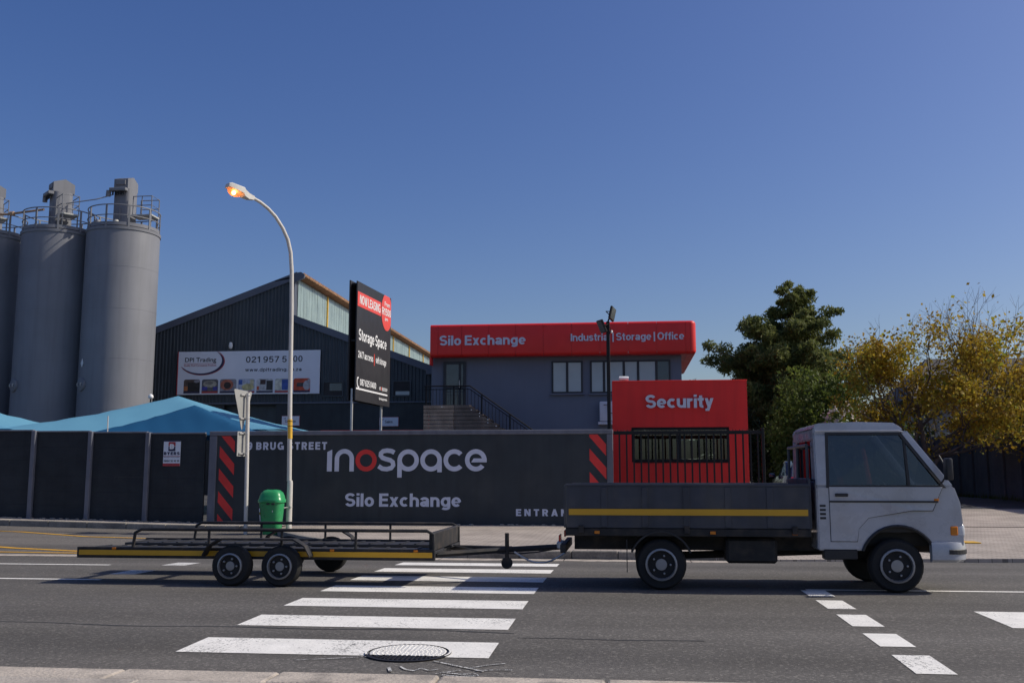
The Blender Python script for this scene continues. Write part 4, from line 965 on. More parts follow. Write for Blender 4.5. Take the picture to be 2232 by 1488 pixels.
# ------------------------------------------------------------------ silos
def make_silo(label):
    s = thing('silo', label, 'silo', (0, 0, .3), 0, 'grey silos')
    r, H = 1.43, 10.9
    b = B(); b.lathe([(r, 0), (r, H-.12), (r-.02, H), (r-.25, H+.06), (.3, H+.22), (.05, H+.24)], seg=72); body = obj('shell', b, 'silo', s, 30, True)
    for z in (1.6, 3.6, 5.6, 7.6, 9.3):
        b = B(); b.lathe([(r-.01, -.03), (r+.003, -.012), (r+.003, .012), (r-.01, .03)], (0, 0, z), 72); obj('weld_seam', b, 'silo', body, 30, True)
    b = B(); b.lathe([(r-.03, -.12), (r+.03, -.1), (r+.035, .02), (r-.03, .03)], (0, 0, H), 72); obj('rim_band', b, 'silo', body, 30, True)
    # guard rail
    rr = r-.02
    for z, t in ((H+.48, .02), (H+.90, .024)):
        b = B(); b.tube([(rr*math.cos(2*math.pi*k/48), rr*math.sin(2*math.pi*k/48), z) for k in range(48)], t, 6, closed=True); obj('guard_rail', b, 'silo_dark', s, 60, True)
    b = B(); b.lathe([(rr, H+.06), (rr, H+.2), (rr-.015, H+.2), (rr-.015, H+.06)], seg=48); obj('toe_board', b, 'silo', s, 60, True)
    for k in range(10):
        a = 2*math.pi*k/10+.3; b = B(); b.box(-.035, .035, -.02, .02, H-.1, H+.91); b.xf(Matrix.Translation((rr*math.cos(a), rr*math.sin(a), 0)) @ Matrix.Rotation(a+math.pi/2, 4, 'Z')); obj('rail_post', b, 'silo_dark', s, None, True)
    # filter turret
    b = B(); hh = [(-.43, -.38, .10), ]
    b.prism(rrect(-.37, .37, -.40, .40, .2, 5), 'xy', H+0.086, H+1.849); tr = obj('filter_turret', b, 'silo', s, 40, True)
    b = B(); b.prism([(-.42, H+1.849), (.44, H+1.849), (.44, H+2.236), (.05, H+2.425), (-.42, H+2.253)], 'yz', -.31, .29); obj('hood', b, 'silo', tr, None, True)
    b = B(); b.box(-.2, .2, -.47, -.41, H+1.995, H+2.193, .01); obj('hatch_plate', b, 'silo_dark', tr, None, True)
    b = B(); b.box(-.42, .3, -.62, -.38, H+1.703, H+1.840, .02); b.tube([(-.48, -.5, H+1.737), (-.5, -.5, H+1.505)], .1, 10); obj('fan_box', b, 'silo_dark', tr, None, True)
    b = B()
    for k in range(5): b.tube([(-.3+.12*k, -.5, H+1.703), (-.3+.12*k, -.5, H+1.548)], .035, 6)
    o = obj('valve_row', b, 'black_metal', tr, None, True); o['kind'] = 'stuff'
    b = B(); b.box(-.02, .02, -.44, -.40, H+0.086, H+1.032); obj('conduit', b, 'silo_dark', tr, None, True)
    # service platform on one side of the turret
    p = obj('service_platform', B().box(.45, 1.35, -.35, .35, H+0.671, H+0.740, .01), 'grating', s, None, True)
    for z in (H+1.118, H+1.505):
        b = B(); b.tube([(.5, -.33, z), (1.32, -.33, z), (1.32, .33, z), (.5, .33, z)], .02, 6); obj('platform_rail', b, 'silo_dark', p, None, True)
    for x, y in ((.52, -.33), (1.32, -.33), (1.32, .33), (.52, .33), (.9, -.33)):
        b = B(); b.tube([(x, y, H+0.740), (x, y, H+1.514)], .02, 6); obj('stanchion', b, 'silo_dark', p, None, True)
    b = B(); b.tube([(1.3, -.3, H+0.086), (1.3, -.3, H+0.688)], .03, 6); b.tube([(1.3, .3, H+0.086), (1.3, .3, H+0.688)], .03, 6); obj('platform_leg', b, 'silo_dark', p, None, True)
    for x, y, c in ((-.6, -1.0, 'silo_dark'), (.15, -.95, 'grating')):
        b = B(); b.lathe([(.12, 0), (.12, .2), (.09, .28), (.02, .3)], (x, y, H+.08), 12); obj('vent_cap', b, c, s, 40, True)
    # inspection hatch and plate on the shell, seen from the road
    a = R(-123); n = Vector((math.cos(a), math.sin(a), 0)); m = Matrix.Translation(n*r+Vector((0, 0, 4.55))) @ Matrix.Rotation(a+math.pi/2, 4, 'Z')
    b = B(); b.lathe([(.27, .04), (.27, -.05), (.23, -.07), (.01, -.075)], seg=20, axis='y'); b.xf(m); h = obj('inspection_hatch', b, 'silo', s, 40, True)
    for dx in (-.13, .13):
        b = B(); b.tube([(dx, -.07, -.06), (dx, -.12, -.05), (dx, -.12, .05), (dx, -.07, .06)], .015, 5); b.xf(m); obj('handle', b, 'grating', h, None, True)
    b = B(); b.prism([(-.1, .85), (0, .68), (.1, .85), (0, 1.03)], 'xz', -.02, -.03); b.xf(m); obj('warning_plate', b, 'white', s, None, True)
    return s
s1 = make_silo('rightmost grey silo beside the dark warehouse, its right half in sun'); s1.location = (-20.58, 38, .3)
s2 = copy_tree(s1); s2.location = (-23.5, 38.1, .3); s2.rotation_euler.z = R(-42); s2['label'] = 'second grey silo from the warehouse, mostly in its neighbour\'s shadow'
s3 = copy_tree(s1); s3.location = (-26.75, 38.3, .3); s3.rotation_euler.z = R(-42); s3['label'] = 'leftmost grey silo cut off by the left edge of the view'
for s_, f in ((s2, True), (s3, True)):
    for ch in list(s_.children):
        if ch.name.startswith(('inspection_hatch', 'warning_plate')):
            if ch.name.startswith('warning'): bpy.data.objects.remove(ch)
            else: ch.rotation_euler.z = R(42)
pp = thing('transfer_pipe', 'tan pipe running between the tops of the grey silos', 'pipe', (-25.5, 37.6, 11.6))
b = B(); b.tube([(-26.6, 37.4, 12.0), (-25.3, 37.4, 12.05), (-23.8, 37.4, 12.2)], .05, 8); obj('run', b, 'pipe_tan', pp); b = B(); b.lathe([(.1, -.08), (.1, .08)], (-25.2, 37.4, 12.06), 12, 'x'); obj('flange', b, 'pipe_tan', pp)
b = B(); b.tube([(-22.6, 37.0, 12.3), (-21.4, 37.2, 12.5), (-20.9, 37.5, 12.75)], .022, 6); tag(obj('link_rail', b, 'silo_dark'), 'thin grey handrail bridging the two right silos', 'rail')
pl = thing('yard_lamp_post', 'small white globe lamp on thin post right of the silo', 'lamp', (-18.8, 36, .45))
b = B(); b.tube([(-18.05, 36, .4), (-18.05, 36, 4.2)], .03, 8); obj('pole', b, 'black_metal', pl); b = B(); b.lathe([(.02, -.1), (.09, -.06), (.1, 0), (.07, .07), (.01, .1)], (-18.05, 36, 4.28), 12); obj('globe', b, 'white', pl, 60)

# ------------------------------------------------------------------ shade-net canopies
def canopy(label, c, hw, hd, zp, ze, m, sag=.12, ridge=0., n=14):
    t = thing('shade_canopy', label, 'canopy', (c[0], c[1], .3), 0, 'blue shade-net canopies'); b = B(); V = {}
    for i in range(-n, n+1):
        for j in range(-n, n+1):
            u, v = i/n, j/n; uu = max(0, abs(u)-ridge)/(1-ridge); q = max(uu, abs(v))
            z = zp+(ze-zp)*q-sag*math.sin(math.pi*q)*.9+.012*math.sin(u*23+v*9)*math.sin(math.pi*q)+random.uniform(-.006, .006)-.06*q*(1-min(uu, abs(v))/max(q, 1e-6))
            V[i, j] = b.bm.verts.new((c[0]+hw*u, c[1]+hd*v, z))
    for i in range(-n, n):
        for j in range(-n, n): b.bm.faces.new((V[i, j], V[i+1, j], V[i+1, j+1], V[i, j+1]))
    obj('net', b, m, t, 25)
    for sx in (-1, 1):
        for sy in (-1, 1):
            b = B(); b.tube([(c[0]+sx*hw, c[1]+sy*hd, .1), (c[0]+sx*hw, c[1]+sy*hd, ze-.12)], .045, 8); obj('post', b, 'galv', t)
            b = B(); b.tube([(c[0]+sx*hw*.98, c[1]+sy*hd*.98, ze-.16), (c[0]+sx*hw*.5, c[1]+sy*hd*.5, (ze+zp)/2-sag-.16), (c[0]+sx*hw*ridge, c[1], zp-.10)], .025, 6); obj('rafter', b, 'galv', t)
    return t
canopy('large light blue shade canopy with its peak before the warehouse', (-13.75, 29.2), 4.4, 3.0, 3.72, 2.55, 'net_light')
canopy('dark blue shade canopy right of the silos above the fence', (-11.9, 26.3), 2.45, 1.5, 3.22, 2.36, 'net_dark', .06)
canopy('light blue shade canopy at the left edge below the silos', (-21.6, 29.2), 4.3, 3.0, 3.75, 2.6, 'net_light')

# ------------------------------------------------------------------ letting board on two posts
A0, A1 = Vector((-7.79, 28.0, 0)), Vector((-7.50, 31.0, 0))
ang = math.atan2(A1.y-A0.y, A1.x-A0.x)
lb = thing('letting_board', 'tall black letting board on two posts with red Now Leasing band', 'sign', (A0.x, A0.y, .3), ang)
LW = (A1-A0).length; Z0, Z1 = 3.15, 6.68   # local heights (root stands at .3)
def bd(u, v, d): return (u, -d, v-.3)        # local: x along the board, -y faces the sun
b = B(); b.box(0, LW, 0, .04, Z0, Z1, .004); obj('front_panel', b, 'board_black', lb, None, True)
b = B(); b.box(0, LW, .22, .26, Z0, Z1+.03, .004); obj('rear_panel', b, 'board_black', lb, None, True)
for z in (Z0+.15, (Z0+Z1)/2, Z1-.08):
    b = B(); b.box(.05, LW-.02, .06, .2, z-.03, z+.03, .004); obj('frame_rail', b, 'black_metal', lb, None, True)
for x in (.06, LW-.42):
    b = B(); b.box(x-.03, x+.03, .10, .16, -.1, Z0+.35, .004); obj('post', b, 'galv', lb, None, True)
bdf = lambda d: (lambda u, v, e: bd(u, v, .006+d+e))
flat('red_band', [rect(.02, 2.06, 6.24, 6.68)], bdf(0), 'sign_red', lb, local=True); sign_text('NOW LEASING', .18, 1.98, 6.33, .27, bdf(.004), 'white', lb, 17, 7, local=True)
cc = (2.59, 6.45); P = [p for p in ellipse(cc[0], cc[1], .5, .60, 48)]; P = [(min(p[0], LW-.02), min(p[1], 6.975)) for p in P]
flat('red_roundel', [P], bdf(.002), 'sign_red', lb, local=True)
sign_text('From', 2.36, 2.86, 6.63, .14, bdf(.006), 'white', lb, 17, 7, local=True); sign_text('R1500', 2.13, 2.97, 6.33, .23, bdf(.006), 'white', lb, 17, 7, local=True); sign_text('pm', 2.42, 2.69, 6.17, .11, bdf(.006), 'white', lb, 17, 7, local=True)
sign_text('Storage Space', .16, 2.62, 5.24, .34, bdf(0), 'white', lb, 17, 7, local=True)
sign_text('24/7 access', .14, 1.42, 4.72, .21, bdf(0), 'white', lb, 17, 7, local=True); flat('red_bar', [rect(1.50, 1.55, 4.62, 4.98)], bdf(0), 'sign_red', lb, local=True); sign_text('self storage', 1.66, 2.62, 4.72, .21, bdf(0), 'white', lb, 17, 7, local=True)
flat('phone_symbol', stroke([(.22, 4.13), (.13, 4.12), (.10, 4.02), (.13, 3.91), (.2, 3.84), (.27, 3.87)], .055), bdf(0), 'white', lb, local=True)
sign_text('087 625 0400', .34, 1.72, 3.92, .19, bdf(0), 'white', lb, 17, 7, local=True); put_wordmark(2.02, 3.92, .00063, bdf(0), lb, 'white', 'sign_red', True)
flat('white_rule', [rect(.03, 2.78, 3.78, 3.83)], bdf(0), 'white', lb, local=True); sign_text('Opening opportunities', 2.0, 2.76, 3.62, .075, bdf(0), 'white', lb, 17, 7, local=True)

# ------------------------------------------------------------------ street lamp, sign post, litter bin
lx, ly = -7.74, 22.4; gz = zbay(-8, 22.4)
lp = thing('street_lamp', 'tall grey street lamp with curved arm and lit orange bowl', 'street lamp', (lx, ly, gz))
b = B(); b.tube([(lx, ly, gz-.05), (lx, ly, gz+.9), (lx, ly, 1.12)], [.068, .066, .064], 20); obj('base_section', b, 'galv_paint', lp, 40)
b = B(); b.tube([(lx, ly, 1.10), (lx, ly, 1.17)], [.064, .056], 20); obj('collar', b, 'galv_paint', lp, 40)
HEADS = [(lx-.02, ly, 1.15), (lx-.06, ly, 3.0), (lx-.09, ly, 5.2), (lx-.11, ly-.01, 6.1)]
arm = [(640, 600)]
pts = HEADS+[(-7.88, 22.36, 6.55), (-7.94, 22.30, 6.86), (-8.04, 22.2, 7.12), (-8.17, 22.06, 7.36), (-8.30, 21.9, 7.52), (-8.43, 21.72, 7.63), (-8.55, 21.55, 7.69)]
rr_ = [.055, .052, .05, .048, .046, .044, .042, .04, .039, .038, .037]
b = B(); b.tube(pts, rr_, 18); obj('pole_and_arm', b, 'galv_paint', lp, 50)
b = B(); b.tube([(lx-.035, ly, 2.13), (lx-.045, ly, 2.58)], .0575, 18); yb = obj('yellow_band', b, 'yellow', lp, 50)
for z in (2.53, 2.42): b = B(); b.tube([(lx-.043, ly, z), (lx-.043, ly, z+.012)], .0605, 18); obj('strap', b, 'black_metal', yb)
d = Vector((-.62, -.77, .18)).normalized(); sdn = Vector((.78, -.62, 0)).normalized(); upn = d.cross(sdn).normalized()
if upn.z < 0: upn = -upn
h0 = Vector((-8.53, 21.57, 7.68))
def hp(u, s, v): return h0+d*u*.9+sdn*s*.92+upn*v*.92
b = B(); rings = []
for u, hw_, lo, hi in ((0, .045, -.05, .05), (.16, .075, -.09, .06), (.3, .12, -.075, .10), (.36, .14, -.02, .14), (.72, .135, .0, .13), (.78, .11, .01, .10)):
    rings.append([hp(u, s_*hw_, v) for s_, v in ((-1, lo), (1, lo), (1, hi*.75), (.75, hi), (-.75, hi), (-1, hi*.75))])
b.loft(rings); obj('lamp_housing', b, 'lamp_house', lp, 30)
b = B(); rings = []
for k in range(7):
    a = k/6*math.pi/2; rings.append([hp(.55+.205*math.cos(a)*math.cos(q), .128*math.cos(a)*math.sin(q), -.01-.15*math.sin(a)) for q in [2*math.pi*j/20 for j in range(20)]])
rings[-1] = [hp(.55+.01*math.cos(q), .01*math.sin(q), -.16) for q in [2*math.pi*j/20 for j in range(20)]]
b.loft(rings); bw = obj('lamp_bowl', b, 'bowl', lp, 60)
b = B()
b.lathe([(.001, -.05), (.035, -.035), (.05, 0), (.035, .035), (.001, .05)], seg=14); b.xf(Matrix.Translation(hp(.56, -.02, -.06))); obj('bulb', b, 'bulb', bw, 60)
tb = thing('road_sign', 'triangular give-way sign seen from behind on a white steel pole', 'road sign', (-8.62, 22.0, zbay(-8.6, 22)))
b = B(); b.tube([(-8.61, 22, zbay(-8.6, 22)-.05), (-8.63, 22, 1.2), (-8.67, 22, 3.17)], .045, 16); obj('pole', b, 'galv_paint', tb, 50)
rz = R(87); m = Matrix.Translation((-8.70, 21.93, 2.3)) @ Matrix.Rotation(rz, 4, 'Z')
b = B(); b.prism([(-.47, .90), (-.44, .93), (.44, .93), (.47, .90), (.03, .03), (-.03, .03)], 'xz', -.004, .004); b.xf(m @ Matrix.Translation((0, .06, 0))); obj('sign_plate', b, 'sign_back', tb)
b = B(); b.box(-.22, .22, .056, .064, -.58, -.02); b.xf(m); obj('lower_plate', b, 'sign_back', tb)
for z in (.82, .28, -.06, -.52):
    b = B(); b.box(-.16, .16, .02, .055, z-.018, z+.018, .003); b.xf(m); cl_ = obj('clamp', b, 'galv', tb)
    b = B(); b.tube([Vector((-8.665, 22, 2.3+z-.012)), Vector((-8.665, 22, 2.3+z+.012))], .055, 14); obj('strap', b, 'galv', cl_)
bn_ = thing('litter_bin', 'green plastic litter bin with domed lid strapped to the street lamp', 'bin', (-7.98, 21.9, zbay(-8, 21.9)))
bx, by_, bz = -8.03, 22.05, zbay(-8, 22)
def srect(hw_, hd_, z, n=28, p=3.2):
    o = []
    for k in range(n):
        a = 2*math.pi*k/n; c_, s_ = math.cos(a), math.sin(a); o.append((bx+hw_*math.copysign(abs(c_)**(2/p), c_), by_+hd_*math.copysign(abs(s_)**(2/p), s_), bz+z))
    return o
b = B(); b.loft([srect(.20, .18, 0), srect(.215, .19, .03), srect(.265, .23, .70), srect(.268, .232, .73)]); obj('body', b, 'bin', bn_, 40)
b = B(); b.loft([srect(.272, .236, .70), srect(.295, .255, .715), srect(.298, .258, .77), srect(.28, .245, .79), srect(.268, .23, .85), srect(.235, .20, .93), srect(.17, .15, .985), srect(.09, .08, 1.005), srect(.01, .01, 1.008)]); ld = obj('lid', b, 'bin', bn_, 50)
b = B(); b.poly([(x_, y_, bz+1.012-(x_-bx)**2*.4) for x_, y_ in ellipse(bx+.02, by_-.04, .09, .055, 20)]); obj('opening', b, 'bin_hole', ld)
b = B(); b.box(bx-.30, bx-.265, by_-.06, by_+.06, bz+.72, bz+.80, .01); obj('hinge', b, 'bin', ld)
for dx in (.0, .12): b = B(); b.box(bx+dx-.04, bx+dx+.035, by_-.262, by_-.24, bz+.665, bz+.705, .006); obj('latch', b, 'plastic', bn_)
def stick(nm, za, zb, xa, xb, m):
    b = B(); V = []
    for z in (za, zb):
        f = z/.73; hw_ = .205+.06*f; hd_ = .185+.047*f
        for x in (xa, xb):
            a = x; c_, s_ = math.cos(a), math.sin(a); V.append((bx+(hw_+.012)*math.copysign(abs(c_)**(2/3.2), c_), by_+(hd_+.012)*math.copysign(abs(s_)**(2/3.2), s_), bz+z))
    b.poly([V[0], V[1], V[3], V[2]]); return obj(nm, b, m, bn_)
stick('sticker', .50, .58, R(203), R(228), 'board_white'); stick('sticker_band', .44, .50, R(203), R(228), 'sticker_olive'); stick('torn_sticker', .30, .44, R(200), R(228), 'board_white')
stick('tag', .50, .54, R(281), R(284), 'white')
b = B(); b.tube([(bx+.26, by_+.1, .55), (lx-.01, ly-.06, .56), (lx+.07, ly-.02, .56), (lx+.05, ly+.07, .56), (bx+.2, by_+.2, .55)], .006, 5); b.box(lx+.03, lx+.065, ly-.085, ly-.055, .53, .59, .006); obj('strap', b, 'galv', bn_)

# ------------------------------------------------------------------ dropside truck (at rest) and low trailer
TX = -.85; TY0, TY1 = 11.5, 13.02; TG = zroad(12.2)
def wheel(parent, x, yc, r, wd, side, dual=False):
    g = zroad(yc)
    b = B(); h = wd/2; b.lathe([(r*.62, -h), (r*.9, -h), (r*.985, -h*.7), (r, -h*.3), (r, h*.3), (r*.985, h*.7), (r*.9, h), (r*.62, h)], (x, yc, g+r), 28, 'y'); wo = obj('wheel', b, 'tyre', parent, 40)
    b = B(); q = -side
    b.lathe([(r*.62, -h*.9*1), (r*.62, h*.9), (r*.2, h*.5), (.001, h*.5)], seg=24, axis='y')
    b.bm.free(); b = B(); b.lathe([(r*.63, 0), (r*.63, -.03), (r*.56, -.035), (r*.5, .03), (r*.28, .035), (r*.22, -.01), (.002, -.012)], (0, 0, 0), 24, 'y')
    b.xf(Matrix.Translation((x, yc+side*h*.95, g+r)) @ Matrix.Rotation(0 if side < 0 else math.pi, 4, 'Z')); obj('rim', b, 'rim', wo, 40)
    b = B()
    for k in range(5):
        a = 2*math.pi*k/5; b.lathe([(.012, 0), (.012, -.018), (.004, -.02)], (r*.36*math.cos(a), -.01, r*.36*math.sin(a)), 6, 'y')
    b.xf(Matrix.Translation((x, yc+side*h*.95, g+r)) @ Matrix.Rotation(0 if side < 0 else math.pi, 4, 'Z')); o = obj('wheel_nuts', b, 'rim', wo); o['kind'] = 'stuff'
    return wo
tk = thing('dropside_truck', 'small silver cab truck with charcoal dropside bed and yellow side stripe', 'truck', (1.35, 12.26, TG))
BX0, BX1 = TX, TX+2.78
b = B(); b.box(BX0+.02, BX1-.02, TY0+.03, TY1-.03, .66, .74, .006); obj('bed_floor', b, 'deck', tk)
for nm, ya, yb, yo in (('dropside', TY0, TY0+.03, -1), ('dropside', TY1-.03, TY1, 1)):
    b = B(); b.box(BX0+.03, BX1-.03, ya, yb, .69, 1.17, .006); dsd = obj(nm, b, 'bed', tk)
    yy = TY0-.009 if yo < 0 else TY1-.001
    b = B(); b.box(BX0+.02, BX1-.02, yy, yy+.04 if yo > 0 else yy+.02, 1.155, 1.19, .006); obj('top_lip', b, 'bed', dsd)
    for k in range(1, 6):
        x = BX0+k*(BX1-BX0)/6; b = B(); b.box(x-.035, x+.035, (ya-.012 if yo < 0 else yb-.004), (ya+.004 if yo < 0 else yb+.012), .70, 1.15, .004); obj('rib', b, 'bed', dsd)
    b = B(); b.box(BX0+.06, BX1-.05, (ya-.019 if yo < 0 else yb+.0135), (ya-.0135 if yo < 0 else yb+.019), .835, .905); obj('reflective_stripe', b, 'tape', dsd)
    for x in (BX0+.2, BX1-.2, (BX0+BX1)/2): b = B(); b.box(x-.03, x+.03, (ya-.03 if yo < 0 else yb), (ya if yo < 0 else yb+.03), .63, .72, .006); obj('hinge', b, 'chassis', dsd)
    b = B(); b.box(BX0+.02, BX1-.02, ya+.002 if yo < 0 else ya-.02, yb+.02 if yo < 0 else yb-.002, .60, .685, .006); obj('side_rave', b, 'chassis', tk)
b = B(); b.box(BX0, BX0+.03, TY0+.032, TY1-.032, .69, 1.17, .006); tg = obj('tailgate', b, 'bed', tk)
b = B(); b.box(BX0-.006, BX0-.001, TY0+.2, TY0+.75, .87, .95); obj('reflective_stripe', b, 'tape', tg)
b = B(); b.box(BX1-.03, BX1, TY0+.032, TY1-.032, .69, 1.25, .006)
for y in (TY0+.12, (TY0+TY1)/2, TY1-.12): b.tube([(BX1-.015, y, 1.2), (BX1-.015, y, 1.62)], .018, 8)
b.tube([(BX1-.015, TY0+.12, 1.62), (BX1-.015, TY1-.12, 1.62)], .02, 8); obj('headboard', b, 'bed', tk)
for y in (TY0+.42, TY1-.48):
    b = B(); b.box(BX0+.1, 3.3, y, y+.06, .42, .6, .006); obj('chassis_rail', b, 'chassis', tk)
for x in (-.4, .2, .8, 1.4): b = B(); b.box(x, x+.06, TY0+.05, TY1-.05, .6, .66); obj('cross_member', b, 'chassis', tk)
b = B(); b.box(.98, 1.55, TY0+.1, TY0+.4, .30, .58, .03); obj('fuel_tank', b, 'chassis', tk)
b = B(); b.box(.95, 1.5, TY1-.4, TY1-.1, .32, .58, .02); obj('battery_box', b, 'chassis', tk)
b = B(); b.tube([(.1, 12.26, .32), (2.7, 12.26, .42)], .045, 10); obj('drive_shaft', b, 'chassis', tk)
b = B(); b.tube([(.25, TY0+.2, .28), (.25, TY1-.2, .28)], .05, 10); b.lathe([(.05, -.14), (.14, -.08), (.14, .08), (.05, .14)], (.25, 12.26, .28), 16, 'y'); obj('rear_axle', b, 'chassis', tk)
b = B(); b.tube([(2.8, TY0+.2, .28), (2.8, TY1-.2, .28)], .045, 10); b.box(2.3, 3.2, TY0+.5, TY1-.5, .34, .72, .04); obj('front_axle_and_engine', b, 'chassis', tk)
for y, s_ in ((TY0+.12, -1), (TY1-.12, 1)):
    wheel(tk, .25, y+(-.0 if s_ < 0 else 0), .285, .17, s_); wheel(tk, .25, y-s_*.2, .285, .16, s_); wheel(tk, 2.82, y, .295, .18, s_)
    b = B(); b.prism([(.25+.36*math.cos(R(a)), .30+.36*math.sin(R(a))) for a in range(20, 161, 10)]+[(.25+.34*math.cos(R(a)), .30+.34*math.sin(R(a))) for a in range(160, 19, -10)], 'xz', y-.13, y+.13); obj('mudguard', b, 'plastic', tk)
    b = B(); b.box(-.14, -.13, y-.12, y+.12, .2, .56); obj('mud_flap', b, 'plastic', tk)
b = B(); b.box(BX0-.05, BX0+.02, TY0+.1, TY1-.1, .40, .50, .01); rb = obj('rear_bumper', b, 'chassis', tk)
for y in (TY0+.16, TY1-.36): b = B(); b.box(BX0-.07, BX0-.045, y, y+.2, .52, .6, .006); obj('tail_light', b, 'tail', tk)
for x in (-.5, .8, 1.7): b = B(); b.box(x, x+.06, TY0-.012, TY0+.004, .625, .66, .003); obj('side_marker', b, 'amber', tk)
# cab
KX = TX+2.83
yc_ = (TY0+TY1)/2
def tumble(bb):
    for v in bb.bm.verts:
        f = 1-max(0, v.co.z-1.16)*.13
        if v.co.x > KX+1.05: f *= 1-.045*((v.co.x-KX-1.05)/.5)**2
        v.co.y = yc_+(v.co.y-yc_)*f
    return bb
def K(*p): return [(KX+x, z) for x, z in p]
arch = [(.86+.40*math.cos(R(a)), .32+.40*math.sin(R(a))) for a in range(160, 19, -10)]
low = K((0, .46), (.47, .46), *arch, (1.25, .42), (1.50, .40), (1.56, .46), (1.57, .72), (1.55, .98), (1.49, 1.16), (0, 1.16))
cabb = B()
for ya, yb in ((TY0, TY0+.05), (TY1-.05, TY1)):
    cabb.prism(low, 'xz', ya, yb)
    cabb.prism(K((0, 1.163), (.13, 1.163), (.15, 1.74), (0, 1.74)), 'xz', ya, yb)
    cabb.prism(K((0, 1.742), (.94, 1.742), (.99, 1.79), (.93, 1.85), (.06, 1.86), (0, 1.82)), 'xz', ya, yb+.0)
    cabb.prism(K((1.37, 1.163), (1.485, 1.163), (1.02, 1.79), (.945, 1.742)), 'xz', ya, yb)
cabb.prism(K((.0, 1.80), (.02, 1.845), (.08, 1.872), (.5, 1.885), (.90, 1.873), (.98, 1.82), (1.0, 1.79), (.95, 1.785), (.9, 1.83), (.08, 1.83)), 'xz', TY0+.052, TY1-.052)
cabb.prism(K((1.44, 1.16), (1.51, 1.12), (1.553, .98), (1.573, .72), (1.563, .46), (1.50, .46), (1.50, .95)), 'xz', TY0+.052, TY1-.052)
cabb.box(KX, KX+.04, TY0+.052, TY1-.052, .46, 1.22); cabb.box(KX, KX+.04, TY0+.052, TY1-.052, 1.68, 1.80)
cabb.box(KX, KX+.04, TY0+.052, TY0+.25, 1.22, 1.68); cabb.box(KX, KX+.04, TY1-.25, TY1-.052, 1.22, 1.68)
bmesh.ops.bevel(cabb.bm, geom=[e for e in cabb.bm.edges if len(e.link_faces) == 2 and e.calc_face_angle(0) > R(40)], offset=.016, segments=2, affect='EDGES', clamp_overlap=True)
tumble(cabb); cab_o = obj('cab', cabb, 'cab', tk, 35)
b = B(); b.box(KX+.045, KX+1.45, TY0+.055, TY1-.055, .66, .74); b.box(KX+.05, KX+1.45, TY0+.3, TY1-.3, .5, .66); obj('cab_floor', b, 'plastic', tk)
b = B(); b.prism(K((1.18, .74), (1.46, .74), (1.44, 1.13), (1.25, 1.15), (1.16, 1.02)), 'xz', TY0+.06, TY1-.06); obj('dashboard', b, 'plastic', tk)
for y in (TY0+.12, TY1-.72):
    b = B(); b.prism(K((.3, .76), (.78, .80), (.78, .93), (.35, .9), (.2, 1.45), (.08, 1.45), (.18, .82)), 'xz', y, y+.58); st_ = obj('seat', b, 'seat', tk)
    b = B(); b.box(KX+.08, KX+.17, y+.17, y+.41, 1.46, 1.62, .03); obj('headrest', b, 'seat', st_)
b = B(); q = Matrix.Translation((KX+1.02, TY0+.42 if False else TY1-.42, 1.1)) @ Matrix.Rotation(R(55), 4, 'Y'); b.tube([q @ Vector((.19*math.cos(2*math.pi*k/20), .19*math.sin(2*math.pi*k/20), 0)) for k in range(20)], .014, 6, closed=True); b.tube([q @ Vector((0, -.19, 0)), q @ Vector((0, .19, 0))], .012, 6); b.tube([q @ Vector((0, 0, 0)), q @ Vector((0, 0, -.3))], .02, 6); obj('steering_wheel', b, 'plastic', tk)
